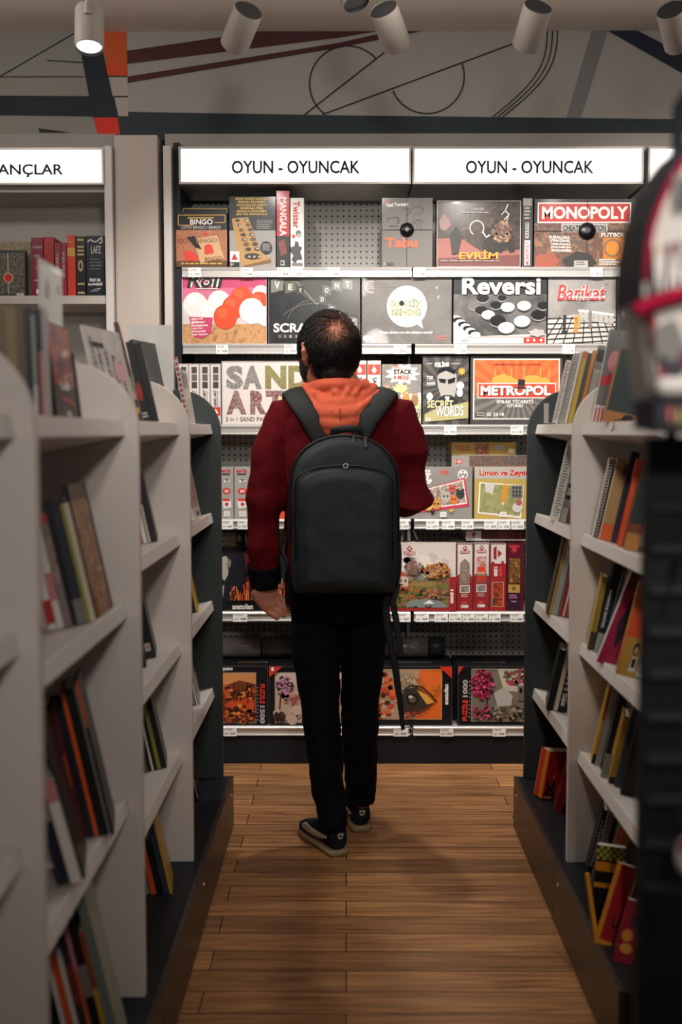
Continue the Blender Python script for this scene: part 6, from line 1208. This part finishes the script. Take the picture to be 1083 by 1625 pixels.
# sweater
mb = MB(); X1, Y1 = (1, 0, 0), (0, 1, 0)
loft(mb, [((-.02, PY + .005, .80), .168, .118, X1, Y1), ((-.02, PY + .005, .84), .172, .125, X1, Y1), ((-.02, PY, .95), .172, .126, X1, Y1), ((-.02, PY, 1.10), .174, .122, X1, Y1), ((-.02, PY, 1.25), .190, .12, X1, Y1), ((-.02, PY, 1.35), .200, .112, X1, Y1), ((-.02, PY, 1.41), .172, .095, X1, Y1), ((-.02, PY + .005, 1.455), .10, .08, X1, Y1), ((-.022, PY + .01, 1.49), .072, .072, X1, Y1)], SWEAT, power=2.3)
mb.tube([V((-.10, PY, 1.385)), SL + V((.005, 0, 0)), V((-.236, PY - .005, 1.26)), EL, V((-.265, PY, .98)), V((-.262, PY + .02, .88)), V((-.258, PY + .028, .848))], [.062, .068, .064, .060, .055, .047, .042], SWEAT, 20)
mb.tube([V((.07, PY, 1.385)), SR - V((.005, 0, 0)), V((.196, PY - .01, 1.26)), ER, V((.190, PY + .08, 1.115)), V((.155, PY + .17, 1.122)), V((.142, PY + .205, 1.125))], [.066, .073, .07, .066, .060, .052, .046], SWEAT, 20)
sw = mb.build('sweater', man); smoothed(sw, 0.006, 4, 0.5, 0.014, 0.07)
RIB_SHADE = col(14, 13, 19, 0.85, bump=0.3, bscale=500)  # black trim put in for the sweater's shading towards its lower ends
mb = MB(); mb.tube([V((-.263, PY + .012, .915)), V((-.262, PY + .02, .89)), V((-.259, PY + .027, .86)), V((-.257, PY + .03, .840))], [.0545, .0545, .051, .046], RIB_SHADE, 24); mb.build('cuff', sw)
mb = MB(); mb.tube([V((.163, PY + .15, 1.12)), V((.142, PY + .2, 1.125)), V((.135, PY + .215, 1.127))], [.060, .054, .049], RIB_SHADE, 24); mb.build('cuff', sw)
mb = MB(); loft(mb, [((-.02, PY + .005, .79), .168, .120, X1, Y1), ((-.02, PY + .005, .80), .174, .126, X1, Y1), ((-.02, PY + .005, .88), .1765, .130, X1, Y1), ((-.02, PY + .005, .895), .172, .127, X1, Y1)], RIB_SHADE, 36, 2.3); mb.build('hem', sw)
# hood lying on the back and collar
mb = MB()
def fold(w, y0, z0, ym, zm, r_, n=14, r2=None):
    pts = []; rs = []
    for i in range(n + 1):
        t = -1 + 2 * i / n; q = 1 - t * t
        pts.append(V((-.022 + w * t, y0 + (ym - y0) * q, z0 + (zm - z0) * q ** 1.0))); rs.append(r_ * (.55 + .45 * q) if r2 is None else r2 + (r_ - r2) * q)
    mb.tube(pts, rs, HOODC, 14)
fold(.083, PY + .03, 1.505, PY - .075, 1.452, .024)
fold(.112, PY + .01, 1.492, PY - .105, 1.425, .026)
fold(.140, PY - .005, 1.468, PY - .128, 1.398, .027)
fold(.128, PY - .02, 1.446, PY - .132, 1.368, .027)
fold(.095, PY - .05, 1.418, PY - .13, 1.345, .024)
fold(.055, PY - .09, 1.382, PY - .124, 1.335, .018)
mb.tube([V((-.022 + .085 * math.cos(a), PY + .015 + .085 * math.sin(a), 1.478 + .012 * math.sin(a) * -1)) for a in [2 * math.pi * i / 24 for i in range(25)]], .024, HOODC, 12)
mb.tube([V((-.022 + .118 * math.cos(a), PY + .0 + .09 * math.sin(a), 1.455)) for a in [math.pi * i / 14 for i in range(15)]], .026, HOODC, 12)
for (xa, za, xb, zb, yy) in ((-.05, 1.50, -.015, 1.44, PY - .085), (.015, 1.505, -.01, 1.44, PY - .088), (.05, 1.50, .0, 1.43, PY - .085), (-.10, 1.47, -.04, 1.40, PY - .105), (.10, 1.475, .02, 1.40, PY - .105)): mb.tube([V((xa, yy + .03, za)), V(((xa + xb) / 2, yy - .012, (za + zb) / 2 - .004)), V((xb, yy - .02, zb))], [.006, .010, .006], HOODC, 8)
mb.v = [(x, y, z - .012) for x, y, z in mb.v]; hd = mb.build('hood', man); smoothed(hd, 0.0042, 3, 0.5, 0.006, 0.03)
mb = MB(); mb.tube([V((-.02, PY - .153, 1.405)), V((-.018, PY - .156, 1.38)), V((-.018, PY - .152, 1.35)), V((-.018, PY - .146, 1.335))], .0022, col(150, 62, 40, .8), 6); mb.build('seam', hd)
# hair: a cap and many strands growing out of the crown whorl
def hairshell(k): return V((.085 * k, .100 * k, .108 * k))
crown = V((-.020, -.096, .078))
mb = MB(); vs = []; fs = []; nu, nv = 40, 26
def on_skull(th, ph, k):
    e = hairshell(k); return V((e.x * math.sin(th) * math.cos(ph), e.y * math.sin(th) * math.sin(ph), e.z * math.cos(th)))
def keep(p):
    # hair region: not the face, above the nape, above the ears
    if p.y > .055 and p.z < .06: return False
    lim = -.088 if p.y < -.02 else (-.088 + (p.y + .02) * 1.5)
    if abs(p.x) > .06 and p.y > -.03: lim = max(lim, .0)
    if abs(p.x) > .05 and -.034 < p.y < .03 and p.z < .034: return False
    return p.z > lim
bm = bmesh.new(); grid = {}
for i in range(nv + 1):
    for j in range(nu):
        p = on_skull(math.pi * i / nv, 2 * math.pi * j / nu, 1.0) + V((0, -.012, .022)); 
        if p.z < -.03 and p.y < 0: p = V((p.x * (1 + (p.z + .03) * 1.2), p.y - (p.z + .03) * -.18, p.z))
        grid[i, j] = p
for i in range(nv):
    for j in range(nu):
        q = [grid[i, j], grid[i + 1, j], grid[i + 1, (j + 1) % nu], grid[i, (j + 1) % nu]]; cc = sum(q, V((0, 0, 0))) / 4
        if keep(cc) and (cc - crown).length > .044: mb.add([hp(*p) for p in q], [(0, 1, 2, 3)], HAIRC, True)
hair = mb.build('hair', man, recalc=True)
so_ = hair.modifiers.new('thick', 'SOLIDIFY'); so_.thickness = .0025; so_.offset = 1.0
hm = MB(); HAIRB = col(70, 46, 38, 0.5)
rh = random.Random(3)
made = 0
while made < 4200:
    th = math.acos(1 - 2 * rh.random() * .82); ph = rh.random() * 2 * math.pi
    p = on_skull(th, ph, 1.0) + V((0, -.012, .022))
    if not keep(p): continue
    dcr = (p - crown).length
    if dcr < .054 and rh.random() > .55 + .4 * (dcr / .054) ** 2: continue
    d = (p - crown); 
    if d.length < 1e-4: continue
    d.normalize(); n = V((p.x / .085 ** 2, (p.y + .012) / .1 ** 2, (p.z - .022) / .108 ** 2)).normalized()
    sw_ = n.cross(d) * (.5 if dcr < .07 else .2); tdir = (d + sw_ + V((rh.gauss(0, .22), rh.gauss(0, .22), rh.gauss(0, .16))) - V((0, 0, .45 if dcr > .06 else .05)))
    tdir = (tdir - n * tdir.dot(n)).normalized(); ln = rh.uniform(.026, .052) * (.75 if dcr < .05 else 1); lift = rh.uniform(.003, .013)
    hpts = []; q = V(p) + n * .001
    for k in range(5):
        t = k / 4; nn_ = V((q.x / .085 ** 2, (q.y + .012) / .1 ** 2, (q.z - .022) / .108 ** 2)).normalized()
        o_ = q + nn_ * (lift * math.sin(t * 2.4)); hpts.append(hp(*o_))
        tdir = (tdir - nn_ * tdir.dot(nn_)).normalized(); q = q + tdir * ln / 4
        ee = V((q.x / .085, (q.y + .012) / .1, (q.z - .022) / .108)); L_ = ee.length
        if L_ < 1.02: q = V((q.x / L_ * 1.02, (q.y + .012) / L_ * 1.02 - .012, (q.z - .022) / L_ * 1.02 + .022))
    hm.tube(hpts, [.00085, .0008, .0007, .0005, .0002], HAIRB if dcr < .05 else HAIRC, 3, cap=False); made += 1
hm.build('strands', hair)
# sideburns / nape under the cap
mb = MB()
mb.ball(hp(0, -.06, -.055), (.058, .038, .045), HAIRC, 20, 12, rotm); mb.build('nape_hair', hair)
# black face mask
MASK = col(16, 17, 20, 0.7)
mb = MB(); loft(mb, [(hp(0, .045, -.01), .066, .068, rt, fw), (hp(0, .046, -.035), .067, .073, rt, fw), (hp(0, .045, -.06), .063, .071, rt, fw), (hp(0, .042, -.085), .052, .062, rt, fw), (hp(0, .036, -.106), .035, .045, rt, fw)], MASK, 28); mk = mb.build('face_mask', man)
for sx in (-1, 1):
    mb = MB(); mb.tube([hp(sx * .064, .045, -.02), hp(sx * .078, .01, .0), hp(sx * .082, -.014, .02)], .0016, MASK, 6); mb.tube([hp(sx * .058, .045, -.075), hp(sx * .075, .008, -.045), hp(sx * .081, -.014, -.02)], .0016, MASK, 6); mb.build('ear_loop', mk)
# shoes
SUEDE = col(24, 28, 38, 0.8); SOLE = col(150, 126, 98, 0.6); STRIPE = col(178, 166, 148, 0.6)
def shoe(heel, toe, name_label):
    h, t = V(heel), V(toe); d = (t - h).normalized(); s_ = V((d.y, -d.x, 0)); L_ = (t - h).length; root = empty('shoe', (h + t) / 2); root.parent = man; root.location = (h + t) / 2 - V(man.location)
    def sec(f, hw, hh, z): return (h + d * (L_ * f) + up * z, hw, hh, s_, up)
    mb = MB(); loft(mb, [(h + d * (L_ * f) + up * .011, hw, .0108, s_, up) for f, hw in ((0, .024), (.03, .034), (.15, .037), (.4, .037), (.68, .046), (.88, .040), (.97, .026), (1.0, .012))], SOLE, 32, 3.2); mb.build('sole', root)
    mb = MB(); loft(mb, [sec(f, hw, hh, z) for f, hw, hh, z in ((.015, .020, .028, .050), (.05, .031, .036, .056), (.2, .034, .038, .058), (.36, .035, .036, .054), (.52, .038, .030, .047), (.7, .043, .023, .040), (.86, .038, .018, .034), (.96, .024, .013, .030))], SUEDE, 24, 2.6); up_ = mb.build('upper', root); smoothed(up_, .004, 2, .5)
    for sx in (-1, 1):
        mb = MB(); pts = [h + d * (L_ * f) + s_ * (sx * w_) + up * z for f, w_, z in ((.12, .0345, .058), (.3, .037, .050), (.5, .0395, .048), (.62, .0425, .052), (.72, .042, .046))]
        mb.tube(pts, [(.005, .002), (.010, .002), (.013, .002), (.015, .002), (.008, .002)], STRIPE, 8, flat=tuple(s_ * sx)); mb.build('side_stripe', root)
    mb = MB(); b0 = h - d * .0012 + up * .066
    mb.prism([(0, 0)] * 0 or [(-.010, .004), (-.009, .009), (.010, .009), (.011, .003), (.006, -.008), (-.006, -.009)], 'y', 0, .004, STRIPE); mb.prism([(-.007, .003), (-.001, .005), (.003, .001), (.009, .003), (.004, -.003), (-.003, -.001)], 'y', -.0008, .001, SUEDE)
    mb.v = [tuple(b0 + s_ * x + d * y + up * z) for x, y, z in mb.v]; mb.build('heel_badge', root, recalc=True)
    mb = MB(); c = h + d * (L_ * .46) + up * .082
    for sx in (-1, 1): mb.tube([c, c + s_ * (sx * .022) + up * .012, c + s_ * (sx * .034) + up * .004, c + s_ * (sx * .02) - up * .004, c], .002, INK, 6)
    for k in range(4): mb.tube([h + d * (L_ * (.44 + .06 * k)) + s_ * .02 + up * (.084 - .007 * k), h + d * (L_ * (.45 + .06 * k)) - s_ * .02 + up * (.084 - .007 * k)], .002, INK, 6)
    mb.build('lace', root)
shoe((-.018, PY - .095, 0.0006), (-.140, PY + .145, 0.0006), 'left'); shoe((.053, PY + .125, .0006), (.006, PY + .385, .0006), 'right')

# ------------------------------------------------------------------ backpack
BP = col(30, 37, 39, 0.65, bump=0.25, bscale=500); BPD = col(20, 24, 25, 0.6); STRAP = col(27, 32, 31, 0.7, bump=0.2, bscale=600); ZIP = col(14, 15, 16, 0.4)
bk = empty('backpack', (-.004, PY - .2, .86)); tag(bk, 'dark grey backpack worn on the back of the person', 'backpack')
bxc = -.006; yb_ = PY - .126                     # face lying against the back
def arch(w, z0, z1, rt_, n=12):
    pts = [(bxc - w * .93, z0), (bxc - w, z0 + .06), (bxc - w, z1 - rt_)]
    for i in range(1, n): a = R(180 - 180 * i / n); pts.append((bxc + w * math.cos(a), z1 - rt_ + rt_ * math.sin(a) ** .8))
    return pts + [(bxc + w, z1 - rt_), (bxc + w, z0 + .06), (bxc + w * .93, z0)]
mb = MB()
secs = []
for (dy, k, dz) in ((0.0, .93, .012), (-.03, 1.0, 0), (-.09, 1.0, 0), (-.125, .96, .006), (-.15, .86, .02), (-.158, .70, .05)): secs.append([(bxc + (x - bxc) * k, yb_ + dy, z0_) for x, z0_ in arch(.160, .855 + dz, 1.325 - dz, .155)])
n_ = len(secs[0]); vs = [p for s_ in secs for p in s_]; fs = [tuple(range(n_ - 1, -1, -1)), tuple((len(secs) - 1) * n_ + k for k in range(n_))]
for i in range(len(secs) - 1):
    for k in range(n_): fs.append((i * n_ + k, i * n_ + (k + 1) % n_, (i + 1) * n_ + (k + 1) % n_, (i + 1) * n_ + k))
mb.add(vs, fs, BP, True); bb = mb.build('main_compartment', bk, recalc=True); smoothed(bb, .006, 3, .5, .006, .06)
mb = MB(); secs = []
for (dy, k, dz) in ((-.11, .98, .0), (-.150, .97, .0), (-.175, .90, .012), (-.188, .74, .035)): secs.append([(bxc + (x - bxc) * k, yb_ + dy, z0_) for x, z0_ in arch(.145, .865 + dz, 1.238 - dz, .055)])
vs = [p for s_ in secs for p in s_]; fs = [tuple(range(n_ - 1, -1, -1)), tuple((len(secs) - 1) * n_ + k for k in range(n_))]
for i in range(len(secs) - 1):
    for k in range(n_): fs.append((i * n_ + k, i * n_ + (k + 1) % n_, (i + 1) * n_ + (k + 1) % n_, (i + 1) * n_ + k))
mb.add(vs, fs, BP, True); fp = mb.build('front_pocket', bk, recalc=True); smoothed(fp, .005, 3, .5, .006, .07)
mb = MB(); mb.tube([V((x, yb_ - .112, z)) for x, z in arch(.1605, .95, 1.326, .155)[1:-1]], .0042, ZIP, 8); mb.build('zipper', bk)
mb = MB(); mb.tube([V((x, yb_ - .164, z)) for x, z in arch(.142, .90, 1.239, .055)[1:-1]], .003, ZIP, 8); mb.build('pocket_seam', fp)
for x_ in (.022, .056):
    mb = MB(); mb.tube([V((x_, yb_ - .118, 1.322)), V((x_, yb_ - .135, 1.318)), V((x_ + .003, yb_ - .152, 1.290))], [(.004, .003), (.006, .003), (.006, .002)], ZIP, 8); mb.build('zip_pull', bk)
mb = MB(); mb.tube([V((-.002, yb_ - .170, 1.2375)), V((-.002, yb_ - .176, 1.2375))], .0075, STEEL, 16); mb.tube([V((-.002, yb_ - .1755, 1.2375)), V((-.002, yb_ - .1765, 1.2375))], .0055, ZIP, 14); mb.build('badge', bk)
mb = MB(); mb.tube([V((-.045, yb_ - .045, 1.318)), V((-.040, yb_ - .062, 1.338)), V((.0, yb_ - .066, 1.345)), V((.040, yb_ - .062, 1.342)), V((.046, yb_ - .045, 1.318))], [(.011, .005)] * 5, BPD, 10, flat=(0, 1, 0)); mb.build('handle', bk)
for sx, nm in ((-1, 'l'), (1, 'r')):
    X = lambda x: -.02 + sx * x
    mb = MB(); pts = [V((X(.055), yb_ - .004, 1.31)), V((X(.088), yb_ - .012, 1.375)), V((X(.125), PY - .105, 1.430)), V((X(.147), PY - .055, 1.462)), V((X(.152), PY + .02, 1.462)), V((X(.150), PY + .088, 1.405)), V((X(.146), PY + .125, 1.30)), V((X(.155), PY + .14, 1.15)), V((X(.178), PY + .08, 1.02)), V((X(.188), PY - .03, .97)), V((X(.160), yb_ - .01, .93))]
    mb.tube(pts, [(.028, .006), (.031, .008), (.033, .009), (.034, .009), (.034, .009), (.032, .008), (.03, .008), (.025, .007), (.014, .003), (.013, .003), (.013, .003)], STRAP, 12, flat=lambda i: [V((0, -1, .3)), V((0, -1, .5)), V((sx * .25, -.7, .7)), V((sx * .3, -.3, 1)), V((sx * .3, .2, 1)), V((0, 1, .4)), V((0, 1, 0)), V((sx * .3, 1, 0)), V((sx, .3, 0)), V((sx, 0, 0)), V((sx, -.4, 0))][i]); o = mb.build('shoulder_strap', bk)
# side bottle pocket and the loose strap hanging on the right
mb = MB(); mb.ball((bxc + .152, yb_ - .05, .95), (.022, .05, .095), BPD, 16, 12); sp_ = mb.build('side_pocket', bk)
q = [at(622, 925, 3.40), at(612, 960, 3.40), at(616, 1000, 3.40), at(628, 1060, 3.40), at(636, 1120, 3.40), at(640, 1158, 3.40)]
mb = MB(); mb.tube(q, [(.011, .002), (.012, .002), (.012, .002), (.011, .002), (.009, .002), (.006, .002)], BPD, 8, flat=(0, 1, 0)); ls = mb.build('loose_strap', bk)
q = [at(632, 925, 3.39), at(624, 955, 3.39), at(630, 990, 3.39), at(636, 1040, 3.39)]
mb = MB(); mb.tube(q, [(.010, .002)] * 4, STRAP, 8, flat=(0, 1, 0)); mb.build('loose_strap', bk)
c = at(652, 1160, 3.40); mb = MB(); mb.tube([at(640, 1156, 3.4), at(646, 1154, 3.4), at(652, 1154, 3.4)], .002, ZIP, 6)
mb.tube([c + V((.006 * math.cos(a), 0, .010 * math.sin(a))) for a in [2 * math.pi * i / 16 for i in range(17)]], .002, STEEL, 8); mb.tube([c + V((0, 0, -.01)), c + V((0, 0, -.026))], .0016, ZIP, 6); mb.build('strap_ring', ls)
